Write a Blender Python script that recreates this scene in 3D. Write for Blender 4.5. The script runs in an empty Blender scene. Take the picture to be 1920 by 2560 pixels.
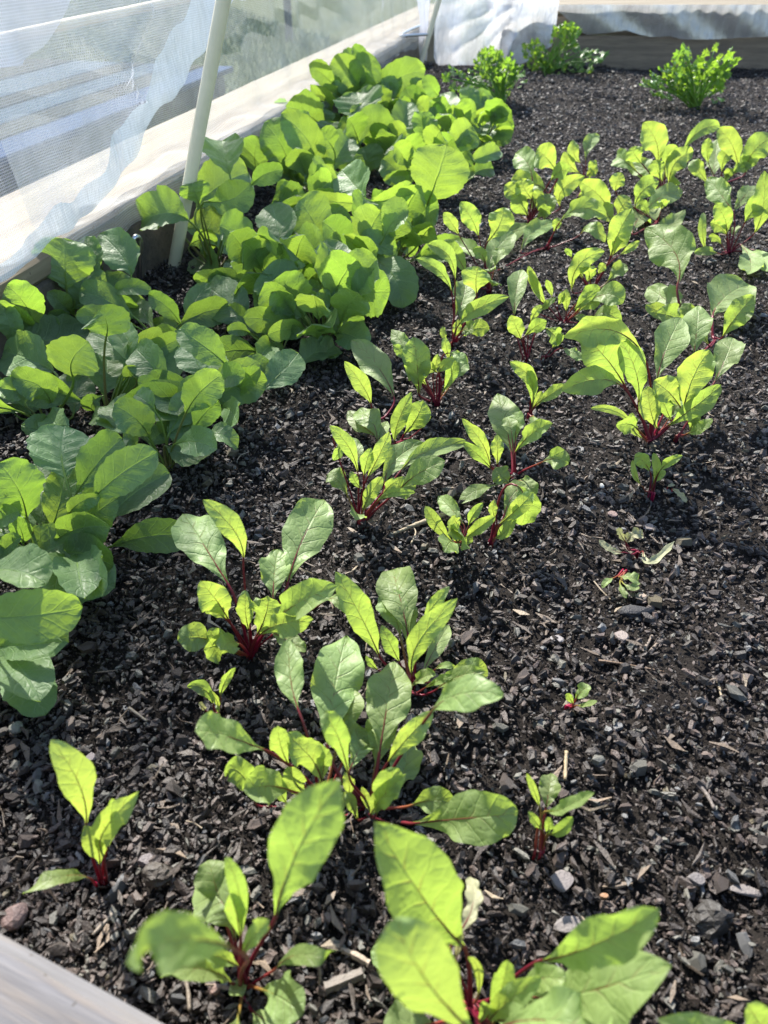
import bpy, math, random
import numpy as np
from mathutils import Vector, Matrix

random.seed(7)
RNG = np.random.default_rng(7)
scene = bpy.context.scene
COL = scene.collection

# ------------------------------------------------------------------ camera
SW, SH = 1920.0, 2560.0                      # frame of reference for measuring
FL, HORIZON, CAM_H = 26.0, -200.0, 0.45
FPX = FL / 36.0 * SH
PITCH = math.atan((SH / 2 - HORIZON) / FPX)
cam_data = bpy.data.cameras.new('camera')
cam_data.sensor_fit = 'VERTICAL'
cam_data.sensor_height = 36.0
cam_data.sensor_width = 27.0
cam_data.lens = FL
cam_data.clip_start = 0.02
cam_data.clip_end = 300
cam_data.dof.use_dof = True
cam_data.dof.focus_distance = 0.72
cam_data.dof.aperture_fstop = 10.0
cam = bpy.data.objects.new('camera', cam_data)
cam.location = (0, 0, CAM_H)
cam.rotation_euler = (math.pi / 2 - PITCH, 0, 0)
COL.objects.link(cam)
scene.camera = cam

# ------------------------------------------------------------------ daylight
SUN_EL, SUN_AZ = math.radians(44), math.radians(25)      # sun stands behind the bed, to the left
SUN_DIR = Vector((-math.sin(SUN_AZ) * math.cos(SUN_EL), math.cos(SUN_AZ) * math.cos(SUN_EL), math.sin(SUN_EL)))
world = bpy.data.worlds.new('World')
scene.world = world
world.use_nodes = True
wn = world.node_tree
sky = wn.nodes.new('ShaderNodeTexSky')
sky.sky_type = 'NISHITA'
sky.sun_disc = False
sky.sun_elevation = SUN_EL
sky.sun_rotation = -SUN_AZ
bg = wn.nodes['Background']
bg.inputs['Strength'].default_value = 0.115
wn.links.new(sky.outputs[0], bg.inputs['Color'])
sun_data = bpy.data.lights.new('sun', 'SUN')
sun_data.energy = 4.4
sun_data.angle = math.radians(0.5)
sun_data.color = (1.0, 0.95, 0.87)
sun = bpy.data.objects.new('sun', sun_data)
sun.rotation_euler = SUN_DIR.to_track_quat('Z', 'Y').to_euler()
COL.objects.link(sun)
scene.view_settings.view_transform = 'Standard'
scene.view_settings.look = 'None'
scene.view_settings.gamma = 1.0
scene.view_settings.use_curve_mapping = False
scene.view_settings.exposure = 1.55
scene.cycles.max_bounces = 8
scene.cycles.diffuse_bounces = 3
scene.cycles.glossy_bounces = 3
scene.cycles.transmission_bounces = 6
scene.cycles.transparent_max_bounces = 12
scene.cycles.sample_clamp_indirect = 4.0
scene.cycles.use_denoising = True

# ------------------------------------------------------------------ measuring
CP, SP = math.cos(PITCH), math.sin(PITCH)
CAMV = Vector((0, 0, CAM_H))

def ray(x, y):
    dx, dz = x - SW / 2, -(y - SH / 2)
    return Vector((dx, FPX * CP + dz * SP, -FPX * SP + dz * CP))

def on_z(x, y, z=0.0):
    r = ray(x, y)
    return CAMV + r * ((z - CAM_H) / r.z)

def on_y(x, y, yy):
    r = ray(x, y)
    return CAMV + r * (yy / r.y)

def on_plane(x, y, p, n):
    r = ray(x, y)
    return CAMV + r * ((p - CAMV).dot(n) / r.dot(n))

def axial(p):                                # distance along the optical axis
    return p.y * CP - (p.z - CAM_H) * SP

REG = {'Z1': (0, 0, 1.728), 'Z2': (960, 0, 1.728), 'Z3': (0, 560, 1.728), 'Z4': (960, 560, 1.728),
       'Z5': (0, 1200, 1.728), 'Z6': (960, 1200, 1.728), 'Z7': (0, 1840, 1.728), 'Z8': (960, 1840, 1.728)}
for c in range(3):
    for r in range(5):
        REG['T%d%d' % (c, r)] = (640 * c, 512 * r, 2.592)

def px(reg, x, y):
    a, b, s = REG[reg]
    return (a + x / s, b + y / s)

# ------------------------------------------------------------------ materials
def new_mat(name):
    m = bpy.data.materials.new(name)
    m.use_nodes = True
    nt = m.node_tree
    for n in list(nt.nodes):
        nt.nodes.remove(n)
    return m, nt

class NT:
    """small helper around a node tree"""
    def __init__(self, nt):
        self.nt = nt
    def n(self, typ, **kw):
        nd = self.nt.nodes.new(typ)
        for k, v in kw.items():
            setattr(nd, k, v)
        return nd
    def link(self, a, b):
        self.nt.links.new(a, b)
    def val(self, sock, v):
        if hasattr(v, 'links') or isinstance(v, bpy.types.NodeSocket):
            self.link(v, sock)
        else:
            sock.default_value = v
    def math(self, op, a, b=None, c=None, clamp=False):
        nd = self.n('ShaderNodeMath', operation=op)
        nd.use_clamp = clamp
        for i, v in enumerate((a, b, c)):
            if v is not None:
                self.val(nd.inputs[i], v)
        return nd.outputs[0]
    def mix(self, fac, a, b):
        nd = self.n('ShaderNodeMix', data_type='RGBA')
        self.val(nd.inputs[0], fac)
        self.val(nd.inputs[6], a)
        self.val(nd.inputs[7], b)
        return nd.outputs[2]
    def ramp(self, fac, stops):
        nd = self.n('ShaderNodeValToRGB')
        el = nd.color_ramp.elements
        el[0].position, el[0].color = stops[0][0], stops[0][1]
        el[1].position, el[1].color = stops[-1][0], stops[-1][1]
        for p, c in stops[1:-1]:
            e = el.new(p)
            e.color = c
        self.link(fac, nd.inputs[0])
        return nd.outputs[0]
    def noise(self, vec, scale, detail=3.0, rough=0.55):
        nd = self.n('ShaderNodeTexNoise')
        nd.inputs['Scale'].default_value = scale
        nd.inputs['Detail'].default_value = detail
        nd.inputs['Roughness'].default_value = rough
        if vec is not None:
            self.link(vec, nd.inputs['Vector'])
        return nd.outputs['Fac']

def C(r, g, b):
    return (r, g, b, 1.0)

def leaf_material(name, top, trans, vein_top, vein_trans, red=0.0, tr_fac=0.42, rough=0.42, nvein=6.0, slope=1.1):
    m, t = new_mat(name)
    k = NT(t)
    uv = k.n('ShaderNodeUVMap').outputs[0]
    sep = k.n('ShaderNodeSeparateXYZ')
    k.link(uv, sep.inputs[0])
    u = k.math('MULTIPLY_ADD', sep.outputs[0], 2.0, -1.0)
    v = sep.outputs[1]
    obj = k.n('ShaderNodeTexCoord').outputs['Object']
    oi = k.n('ShaderNodeObjectInfo').outputs['Random']
    au = k.math('ABSOLUTE', u)
    sg = k.math('SIGN', u)
    warp = k.math('MULTIPLY_ADD', k.noise(obj, 60.0, 2.0), 0.5, -0.25)
    ph = k.math('MULTIPLY', v, nvein)
    ph = k.math('SUBTRACT', ph, k.math('MULTIPLY', k.math('POWER', au, 0.8), slope))
    ph = k.math('ADD', ph, k.math('MULTIPLY', sg, 0.22))
    ph = k.math('ADD', ph, warp)
    fr = k.math('ABSOLUTE', k.math('SUBTRACT', k.math('FRACT', ph), 0.5))       # 0.5 at vein
    vein = k.math('MULTIPLY', k.math('SUBTRACT', fr, 0.42), 12.0, clamp=True)
    vein = k.math('MULTIPLY', vein, k.math('SUBTRACT', 1.0, k.math('MULTIPLY', au, 0.55)))
    mid = k.math('SUBTRACT', 1.0, k.math('MULTIPLY', au, 16.0), clamp=True)
    # fine network
    vor = k.n('ShaderNodeTexVoronoi', feature='DISTANCE_TO_EDGE')
    vor.inputs['Scale'].default_value = 170.0
    k.link(obj, vor.inputs['Vector'])
    net = k.math('SUBTRACT', 1.0, k.math('MULTIPLY', vor.outputs['Distance'], 5.0), clamp=True)
    vall = k.math('MAXIMUM', vein, mid)
    vall2 = k.math('MAXIMUM', vall, k.math('MULTIPLY', net, 0.22))
    patch = k.noise(obj, 28.0, 4.0)
    tone = k.math('ADD', k.math('MULTIPLY_ADD', patch, 0.7, 0.45), k.math('MULTIPLY_ADD', oi, 0.36, -0.1))
    hs = k.n('ShaderNodeHueSaturation')
    hs.inputs['Color'].default_value = top
    k.link(tone, hs.inputs['Value'])
    k.link(k.math('MULTIPLY_ADD', oi, 0.03, 0.485), hs.inputs['Hue'])
    ctop = k.mix(k.math('MULTIPLY', vall2, 0.52), hs.outputs[0], vein_top)
    hs2 = k.n('ShaderNodeHueSaturation')
    hs2.inputs['Color'].default_value = trans
    k.link(k.math('MULTIPLY_ADD', patch, 0.5, 0.74), hs2.inputs['Value'])
    k.link(k.math('MULTIPLY_ADD', oi, -0.024, 0.512), hs2.inputs['Hue'])
    ctr = k.mix(k.math('MULTIPLY', vall2, 0.42), hs2.outputs[0], vein_trans)
    # specks
    sp = k.math('GREATER_THAN', k.noise(obj, 420.0, 1.0), 0.775)
    ctop = k.mix(k.math('MULTIPLY', sp, 0.6), ctop, C(0.05, 0.05, 0.02))
    ctr = k.mix(k.math('MULTIPLY', sp, 0.6), ctr, C(0.05, 0.06, 0.01))
    if red > 0:
        nearm = k.math('SUBTRACT', 1.0, k.math('MULTIPLY', au, 2.2), clamp=True)
        rv = k.math('MULTIPLY', k.math('MULTIPLY', vein, nearm), red)
        ctop = k.mix(rv, ctop, C(0.16, 0.015, 0.03))
        ctr = k.mix(rv, ctr, C(0.30, 0.02, 0.03))
    hgt = k.math('ADD', k.math('MULTIPLY', vall, -0.6), k.math('MULTIPLY', net, -0.22))
    hgt = k.math('ADD', hgt, k.math('MULTIPLY', k.noise(obj, 95.0, 3.0), 0.8))
    bmp = k.n('ShaderNodeBump')
    bmp.inputs['Strength'].default_value = 0.5
    bmp.inputs['Distance'].default_value = 0.0017
    k.link(hgt, bmp.inputs['Height'])
    p = k.n('ShaderNodeBsdfPrincipled')
    k.link(ctop, p.inputs['Base Color'])
    k.link(k.math('MULTIPLY_ADD', k.noise(obj, 35.0, 2.0), 0.3, rough - 0.15), p.inputs['Roughness'])
    p.inputs['Specular IOR Level'].default_value = 0.5
    k.link(bmp.outputs[0], p.inputs['Normal'])
    tr = k.n('ShaderNodeBsdfTranslucent')
    k.link(ctr, tr.inputs['Color'])
    k.link(bmp.outputs[0], tr.inputs['Normal'])
    mx = k.n('ShaderNodeMixShader')
    mx.inputs[0].default_value = tr_fac
    k.link(p.outputs[0], mx.inputs[1])
    k.link(tr.outputs[0], mx.inputs[2])
    out = k.n('ShaderNodeOutputMaterial')
    k.link(mx.outputs[0], out.inputs[0])
    return m

M_BEET = leaf_material('beet_leaf', C(0.24, 0.33, 0.115), C(0.42, 0.57, 0.07), C(0.29, 0.40, 0.14), C(0.56, 0.74, 0.10),
                       red=0.5, tr_fac=0.44, rough=0.54, nvein=6.5)
M_RADISH = leaf_material('radish_leaf', C(0.155, 0.25, 0.10), C(0.32, 0.50, 0.045), C(0.24, 0.36, 0.16), C(0.52, 0.74, 0.08),
                         tr_fac=0.40, rough=0.52, nvein=6.0, slope=1.4)
M_PARSLEY = leaf_material('parsley_leaf', C(0.09, 0.19, 0.045), C(0.30, 0.50, 0.04), C(0.12, 0.25, 0.04), C(0.4, 0.7, 0.03),
                          tr_fac=0.42, rough=0.34)
M_WILT = leaf_material('wilted_leaf', C(0.36, 0.36, 0.20), C(0.45, 0.45, 0.16), C(0.4, 0.38, 0.25), C(0.5, 0.45, 0.2),
                       tr_fac=0.3, rough=0.6)

def stalk_material(name, c0, c1, c2):
    m, t = new_mat(name)
    k = NT(t)
    uv = k.n('ShaderNodeUVMap').outputs[0]
    sep = k.n('ShaderNodeSeparateXYZ')
    k.link(uv, sep.inputs[0])
    obj = k.n('ShaderNodeTexCoord').outputs['Object']
    nz = k.math('MULTIPLY_ADD', k.noise(obj, 120.0), 0.16, -0.08)
    rnd_ = k.math('MULTIPLY_ADD', k.n('ShaderNodeObjectInfo').outputs['Random'], 0.5, -0.25)
    col = k.ramp(k.math('ADD', k.math('ADD', sep.outputs[1], nz), rnd_), [(0.0, c0), (0.5, c1), (1.0, c2)])
    p = k.n('ShaderNodeBsdfPrincipled')
    k.link(col, p.inputs['Base Color'])
    p.inputs['Roughness'].default_value = 0.35
    tr = k.n('ShaderNodeBsdfTranslucent')
    k.link(col, tr.inputs['Color'])
    mx = k.n('ShaderNodeMixShader')
    mx.inputs[0].default_value = 0.35
    k.link(p.outputs[0], mx.inputs[1])
    k.link(tr.outputs[0], mx.inputs[2])
    out = k.n('ShaderNodeOutputMaterial')
    k.link(mx.outputs[0], out.inputs[0])
    return m

M_REDSTALK = stalk_material('beet_stalk', C(0.19, 0.012, 0.034), C(0.20, 0.035, 0.036), C(0.21, 0.075, 0.04))
M_PALESTALK = stalk_material('beet_pale_stalk', C(0.36, 0.012, 0.06), C(0.28, 0.10, 0.04), C(0.24, 0.34, 0.06))
M_GREENSTALK = stalk_material('radish_stalk', C(0.22, 0.20, 0.07), C(0.20, 0.32, 0.05), C(0.22, 0.36, 0.07))
M_PARSTALK = stalk_material('parsley_stalk', C(0.20, 0.34, 0.06), C(0.16, 0.32, 0.04), C(0.10, 0.24, 0.03))

def plain(name, col, rough=0.6, bump=0.0, bscale=60, var=0.3, vscale=30.0, metallic=0.0, spec=0.5):
    m, t = new_mat(name)
    k = NT(t)
    obj = k.n('ShaderNodeTexCoord').outputs['Object']
    nz = k.noise(obj, vscale, 5.0)
    hs = k.n('ShaderNodeHueSaturation')
    hs.inputs['Color'].default_value = col
    k.link(k.math('MULTIPLY_ADD', nz, var * 2, 1.0 - var), hs.inputs['Value'])
    p = k.n('ShaderNodeBsdfPrincipled')
    k.link(hs.outputs[0], p.inputs['Base Color'])
    p.inputs['Roughness'].default_value = rough
    p.inputs['Metallic'].default_value = metallic
    p.inputs['Specular IOR Level'].default_value = spec
    if bump:
        b = k.n('ShaderNodeBump')
        b.inputs['Strength'].default_value = 0.8
        b.inputs['Distance'].default_value = bump
        k.link(k.noise(obj, bscale, 6.0, 0.65), b.inputs['Height'])
        k.link(b.outputs[0], p.inputs['Normal'])
    out = k.n('ShaderNodeOutputMaterial')
    k.link(p.outputs[0], out.inputs[0])
    return m

M_SOIL = plain('dark_soil', C(0.018, 0.015, 0.013), 0.9, 0.005, 300, 0.6, 120, spec=0.15)
M_PVC = plain('cream_pipe', C(0.80, 0.72, 0.52), 0.35, 0.0004, 90, 0.16, 25)
M_STEEL = plain('galvanised_wire', C(0.55, 0.56, 0.57), 0.28, 0.0004, 300, 0.1, 200, metallic=1.0)
M_CANE = plain('pale_cane', C(0.55, 0.47, 0.28), 0.5, 0.0008, 200, 0.2, 80)
M_BLUE = plain('blue_painted_slat', C(0.022, 0.050, 0.115), 0.9, 0.001, 80, 0.35, 18, spec=0.08)
M_DARKPOST = plain('dark_post_wood', C(0.06, 0.055, 0.055), 0.7, 0.001, 60, 0.3, 20)
M_LAWN = plain('lawn', C(0.045, 0.062, 0.018), 0.9, 0.02, 40, 0.6, 9, spec=0.1)
M_GRASS = plain('grass_blades', C(0.11, 0.16, 0.035), 0.6, 0, 1, 0.4, 8)

def wood_material(name, ca, cb, rough, axis_scale, dark=C(0.2, 0.16, 0.12)):
    m, t = new_mat(name)
    k = NT(t)
    obj = k.n('ShaderNodeTexCoord').outputs['Object']
    mp = k.n('ShaderNodeMapping')
    mp.inputs['Scale'].default_value = axis_scale
    k.link(obj, mp.inputs['Vector'])
    g = k.noise(mp.outputs[0], 9.0, 6.0, 0.6)
    g2 = k.noise(mp.outputs[0], 40.0, 3.0, 0.6)
    st = k.noise(obj, 7.0, 4.0)
    col = k.mix(k.ramp(g, [(0.38, C(0, 0, 0)), (0.60, C(1, 1, 1))]), ca, cb)
    col = k.mix(k.math('MULTIPLY', k.ramp(g2, [(0.5, C(0, 0, 0)), (0.7, C(1, 1, 1))]), 0.5), col, dark)
    col = k.mix(k.math('MULTIPLY', k.ramp(st, [(0.5, C(0, 0, 0)), (0.8, C(1, 1, 1))]), 0.35), col, dark)
    vo = k.n('ShaderNodeTexVoronoi')
    vo.inputs['Scale'].default_value = 1.0
    mk = k.n('ShaderNodeMapping')
    mk.inputs['Scale'].default_value = (4.5, 13.0, 13.0)
    k.link(obj, mk.inputs['Vector']); k.link(mk.outputs[0], vo.inputs['Vector'])
    kn = k.math('SUBTRACT', 1.0, k.math('MULTIPLY', vo.outputs['Distance'], 7.5), clamp=True)
    col = k.mix(k.math('MULTIPLY', kn, 0.8), col, dark)
    spk = k.math('GREATER_THAN', k.noise(obj, 130.0, 1.0), 0.76)
    col = k.mix(k.math('MULTIPLY', spk, 0.7), col, C(0.05, 0.04, 0.03))
    b = k.n('ShaderNodeBump')
    b.inputs['Strength'].default_value = 0.6
    b.inputs['Distance'].default_value = 0.0015
    k.link(k.math('ADD', g2, g), b.inputs['Height'])
    p = k.n('ShaderNodeBsdfPrincipled')
    k.link(col, p.inputs['Base Color'])
    p.inputs['Roughness'].default_value = rough
    p.inputs['Specular IOR Level'].default_value = 0.3
    k.link(b.outputs[0], p.inputs['Normal'])
    out = k.n('ShaderNodeOutputMaterial')
    k.link(p.outputs[0], out.inputs[0])
    return m

M_PALEWOOD = wood_material('pale_weathered_wood', C(0.225, 0.190, 0.125), C(0.135, 0.108, 0.066), 0.7, (0.35, 5.0, 5.0))
M_GREYWOOD = wood_material('grey_weathered_wood', C(0.17, 0.165, 0.17), C(0.095, 0.09, 0.092), 0.7, (0.35, 5.0, 5.0))
M_SIDEWOOD = wood_material('grey_brown_wood', C(0.15, 0.115, 0.085), C(0.09, 0.075, 0.06), 0.65, (0.35, 4.0, 5.0), C(0.04, 0.035, 0.03))

def chip_material():
    m, t = new_mat('bark_mulch')
    k = NT(t)
    at = k.n('ShaderNodeAttribute', attribute_name='tint')
    obj = k.n('ShaderNodeTexCoord').outputs['Object']
    nz = k.noise(obj, 420.0, 4.0, 0.6)
    hs = k.n('ShaderNodeHueSaturation')
    k.link(at.outputs['Color'], hs.inputs['Color'])
    k.link(k.math('MULTIPLY_ADD', nz, 1.1, 0.45), hs.inputs['Value'])
    b = k.n('ShaderNodeBump')
    b.inputs['Strength'].default_value = 0.7
    b.inputs['Distance'].default_value = 0.0012
    k.link(k.noise(obj, 700.0, 3.0, 0.6), b.inputs['Height'])
    p = k.n('ShaderNodeBsdfPrincipled')
    k.link(hs.outputs[0], p.inputs['Base Color'])
    k.link(k.math('MULTIPLY_ADD', nz, 0.6, 0.30), p.inputs['Roughness'])
    p.inputs['Specular IOR Level'].default_value = 0.6
    k.link(b.outputs[0], p.inputs['Normal'])
    out = k.n('ShaderNodeOutputMaterial')
    k.link(p.outputs[0], out.inputs[0])
    return m

M_CHIP = chip_material()

def net_material(name, cover, weave, tint, pitch=0.0030, gloss=0.2, crinkle=0.0, grough=0.38, cscale=(1.0, 0.35, 1.0)):
    m, t = new_mat(name)
    k = NT(t)
    uv = k.n('ShaderNodeUVMap').outputs[0]
    sep = k.n('ShaderNodeSeparateXYZ')
    k.link(uv, sep.inputs[0])
    def thread(s):
        f = k.math('FRACT', k.math('MULTIPLY', s, 1.0 / pitch))
        return k.math('LESS_THAN', f, 0.34)
    g = k.math('MAXIMUM', thread(sep.outputs[0]), thread(sep.outputs[1]))
    lw = k.n('ShaderNodeLayerWeight')
    lw.inputs['Blend'].default_value = 0.35
    face = k.math('MULTIPLY', lw.outputs['Facing'], 0.22)
    cl_ = k.math('MULTIPLY_ADD', k.noise(uv, 16.0, 4.0, 0.6), 1.0, 0.5)
    fac = k.math('MULTIPLY', k.math('ADD', k.math('MULTIPLY_ADD', g, weave, cover), face), cl_, clamp=True)
    d = k.n('ShaderNodeBsdfDiffuse')
    d.inputs['Color'].default_value = tint
    tl = k.n('ShaderNodeBsdfTranslucent')
    tl.inputs['Color'].default_value = tint
    gl = k.n('ShaderNodeBsdfGlossy')
    gl.inputs['Roughness'].default_value = grough
    if crinkle:
        bp = k.n('ShaderNodeBump')
        bp.inputs['Strength'].default_value = 1.0
        bp.inputs['Distance'].default_value = crinkle
        mpn = k.n('ShaderNodeMapping')
        mpn.inputs['Scale'].default_value = cscale
        k.link(uv, mpn.inputs['Vector'])
        k.link(k.noise(mpn.outputs[0], 55.0, 5.0, 0.6), bp.inputs['Height'])
        k.link(bp.outputs[0], gl.inputs['Normal']); k.link(bp.outputs[0], d.inputs['Normal']); k.link(bp.outputs[0], tl.inputs['Normal'])
    gl.inputs['Color'].default_value = C(0.9, 0.9, 0.9)
    m1 = k.n('ShaderNodeMixShader')
    m1.inputs[0].default_value = 0.5
    k.link(d.outputs[0], m1.inputs[1])
    k.link(tl.outputs[0], m1.inputs[2])
    m2 = k.n('ShaderNodeMixShader')
    m2.inputs[0].default_value = gloss
    k.link(m1.outputs[0], m2.inputs[1])
    k.link(gl.outputs[0], m2.inputs[2])
    tp = k.n('ShaderNodeBsdfTransparent')
    m3 = k.n('ShaderNodeMixShader')
    k.link(fac, m3.inputs[0])
    k.link(tp.outputs[0], m3.inputs[1])
    k.link(m2.outputs[0], m3.inputs[2])
    out = k.n('ShaderNodeOutputMaterial')
    k.link(m3.outputs[0], out.inputs[0])
    return m

M_NET = net_material('insect_mesh', 0.15, 0.24, C(0.62, 0.65, 0.74), crinkle=0.004)
M_NETTHIN = net_material('insect_mesh_thin', 0.13, 0.20, C(0.50, 0.54, 0.55))
M_NETDENSE = net_material('insect_mesh_folded', 0.40, 0.22, C(0.68, 0.70, 0.80))
M_NETBUNCH = net_material('insect_mesh_bunched', 0.58, 0.18, C(0.94, 0.95, 0.97), gloss=0.3, crinkle=0.012, grough=0.25)
M_HEM = net_material('mesh_hem', 0.50, 0.2, C(0.64, 0.72, 0.80), crinkle=0.006)

# ------------------------------------------------------------------ object helpers
def mesh_obj(name, verts, faces, mat, parent=None, uvs=None, smooth=True, tint=None):
    me = bpy.data.meshes.new(name)
    me.from_pydata([tuple(v) for v in verts], [], faces)
    if uvs is not None:
        ul = me.uv_layers.new(name='UVMap')
        li = np.empty(len(me.loops), dtype=np.int32)
        me.loops.foreach_get('vertex_index', li)
        ul.data.foreach_set('uv', np.asarray(uvs, dtype=np.float32)[li].ravel())
    if smooth:
        me.polygons.foreach_set('use_smooth', [True] * len(me.polygons))
    if mat is not None:
        me.materials.append(mat)
    me.update()
    o = bpy.data.objects.new(name, me)
    COL.objects.link(o)
    if parent is not None:
        o.parent = parent
        o.matrix_parent_inverse = Matrix.Identity(4)
    return o

def empty(name, loc, label=None, cat=None, group=None):
    o = bpy.data.objects.new(name, None)
    o.location = loc
    o.empty_display_size = 0.02
    COL.objects.link(o)
    tag(o, label, cat, group)
    return o

def tag(o, label=None, cat=None, group=None, kind=None):
    if label: o['label'] = label
    if cat: o['category'] = cat
    if group: o['group'] = group
    if kind: o['kind'] = kind
    return o

def tube_geo(pts, radii, sides=6, cap=True):
    """tube through 3-D points -> verts, faces, uvs"""
    n = len(pts)
    V, F, U = [], [], []
    prev = None
    for i, p in enumerate(pts):
        a = pts[max(0, i - 1)]
        b = pts[min(n - 1, i + 1)]
        t = (b - a).normalized()
        if prev is None:
            x = t.orthogonal().normalized()
        else:
            x = (prev - t * prev.dot(t)).normalized()
        prev = x
        y = t.cross(x)
        for s in range(sides):
            an = 2 * math.pi * s / sides
            V.append(p + (x * math.cos(an) + y * math.sin(an)) * radii[i])
            U.append((s / sides, i / (n - 1)))
    for i in range(n - 1):
        for s in range(sides):
            s2 = (s + 1) % sides
            F.append((i * sides + s, i * sides + s2, (i + 1) * sides + s2, (i + 1) * sides + s))
    if cap:
        F.append(tuple(range(sides))[::-1])
        F.append(tuple((n - 1) * sides + s for s in range(sides)))
    return V, F, U

def box_geo(ax, ay, az, o, lx, ly, lz, bevel=0.0, seg=1, jit=0.0):
    """a plank: origin corner o, axes unit vectors, lengths; cut into seg lengths, long edges chamfered"""
    b = min(bevel, ly * 0.4, lz * 0.4)
    prof = [(b, 0), (ly - b, 0), (ly, b), (ly, lz - b), (ly - b, lz), (b, lz), (0, lz - b), (0, b)] if b > 0 else [(0, 0), (ly, 0), (ly, lz), (0, lz)]
    m = len(prof)
    V, F = [], []
    for i in range(seg + 1):
        dy = random.uniform(-jit, jit)
        dz = random.uniform(-jit, jit)
        for (y, z) in prof:
            V.append(o + ax * (lx * i / seg) + ay * (y + dy) + az * (z + dz))
    for i in range(seg):
        for s in range(m):
            s2 = (s + 1) % m
            F.append((i * m + s, (i + 1) * m + s, (i + 1) * m + s2, i * m + s2))
    F.append(tuple(range(m)))
    F.append(tuple(seg * m + s for s in range(m))[::-1])
    return V, F

# ------------------------------------------------------------------ bed layout
UP = Vector((0, 0, 1))
pole1 = on_z(*px('T01', 1125, 405))
pole2 = on_z(1047, 175)
DL = (pole2 - pole1); DL.z = 0; DL.normalize()          # along the left edge of the bed
NL = Vector((-DL.y, DL.x, 0))                            # outwards, to the left
face_p = pole1 + NL * 0.022                              # inner face of the left timber
edge = on_plane(470, 415, face_p, NL)
ZTOP = edge.z
far_a = on_z(1170, 166); far_b = on_z(1920, 167)
DF = (far_b - far_a); DF.z = 0; DF.normalize()
NF = Vector((-DF.y, DF.x, 0))                            # away from the camera
ZFAR = on_plane(1700, 12, far_a, NF).z
near_a = on_z(0, 2364, ZTOP); near_b = on_z(352, 2560, ZTOP)
DN = (near_b - near_a); DN.z = 0; DN.normalize()
NN = Vector((DN.y, -DN.x, 0))                            # towards the outside of the bed
if NN.y > 0: NN = -NN

def isect(p, d, q, e):                                   # 2-D line crossing
    den = d.x * e.y - d.y * e.x
    t = ((q.x - p.x) * e.y - (q.y - p.y) * e.x) / den
    return Vector((p.x + d.x * t, p.y + d.y * t, 0))

BED_W = 1.75
right_p = face_p - NL * BED_W
c_fl = isect(face_p, DL, far_a, DF)
c_nl = isect(face_p, DL, near_a, DN)
c_fr = isect(right_p, DL, far_a, DF)
c_nr = isect(right_p, DL, near_a, DN)

hole = on_z(*px('Z8', 1480, 740))
mound = on_z(*px('T01', 1100, 560))

def hsoil(x, y):
    h = 0.0035 * np.sin(x * 19 + y * 7 + 1.0) + 0.003 * np.sin(y * 23 - x * 11 + 2.0) + 0.0022 * np.sin(x * 47 + 3 * np.sin(y * 31))
    h = h + 0.0016 * np.sin(y * 83 + 2 * np.sin(x * 57)) + 0.012 * np.sin(x * 3.1 + 0.6) * np.sin(y * 2.3 + 0.4) * np.clip(y - 0.9, 0, 1)
    h = h - 0.016 * np.exp(-(((x - hole.x) / 0.022) ** 2 + ((y - hole.y) / 0.018) ** 2))
    return h

# soil sheet
NS, NTT = 190, 110
V, F, U = [], [], []
for i in range(NS + 1):
    s = (i / NS) ** 1.5
    for j in range(NTT + 1):
        t = j / NTT
        a = c_nl.lerp(c_nr, t); b = c_fl.lerp(c_fr, t)
        p = a.lerp(b, s)
        V.append((p.x, p.y, float(hsoil(p.x, p.y)) - 0.003))
for i in range(NS):
    for j in range(NTT):
        k0 = i * (NTT + 1) + j
        F.append((k0, k0 + 1, k0 + NTT + 2, k0 + NTT + 1))
soil = mesh_obj('soil', V, F, M_SOIL)
tag(soil, 'dark moist soil of the raised bed', None, None, 'structure')

# lawn all round
ZG = -0.16
V, F = [], []
for i in range(61):
    for j in range(61):
        x = -30 + i; y = -28 + j
        V.append((x, y, ZG + 0.01 * math.sin(x * 1.7 + y)))
for i in range(60):
    for j in range(60):
        F.append((i * 61 + j, (i + 1) * 61 + j, (i + 1) * 61 + j + 1, i * 61 + j + 1))
lawn = mesh_obj('lawn', V, F, M_LAWN)
tag(lawn, 'mown green lawn around the raised bed', None, None, 'structure')

# grass tufts beyond the left timber
N = 60000
ty = 0.30 + RNG.uniform(0, 1, N) ** 1.6 * 9.0
sx = RNG.uniform(0.0, 1.0, N) * (4.0 + 1.3 * ty)
base = np.array([c_nl.x, c_nl.y])[None] + np.outer(sx, [DL.x, DL.y]) + np.outer(ty, [NL.x, NL.y])
an = RNG.uniform(0, 2 * np.pi, N); hh = RNG.uniform(0.02, 0.06, N); ln = RNG.normal(0, 0.02, (N, 2))
w = 0.0022 + 0.001 * ty
zz = np.full(N, ZG - 0.005)
v0 = np.stack([base[:, 0] - np.cos(an) * w, base[:, 1] - np.sin(an) * w, zz], 1)
v1 = np.stack([base[:, 0] + np.cos(an) * w, base[:, 1] + np.sin(an) * w, zz], 1)
v2 = np.stack([base[:, 0] + ln[:, 0], base[:, 1] + ln[:, 1], zz + hh], 1)
vv = np.stack([v0, v1, v2], 1).reshape(-1, 3)
me = bpy.data.meshes.new('grass')
me.vertices.add(3 * N); me.vertices.foreach_set('co', vv.astype(np.float32).ravel())
me.loops.add(3 * N); me.loops.foreach_set('vertex_index', np.arange(3 * N, dtype=np.int32))
me.polygons.add(N); me.polygons.foreach_set('loop_start', np.arange(0, 3 * N, 3, dtype=np.int32))
me.polygons.foreach_set('loop_total', np.full(N, 3, dtype=np.int32))
me.materials.append(M_GRASS); me.update()
go = bpy.data.objects.new('grass', me); COL.objects.link(go)
tag(go, 'short lawn grass beyond the pale left timber', 'grass', None, 'stuff')

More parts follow.
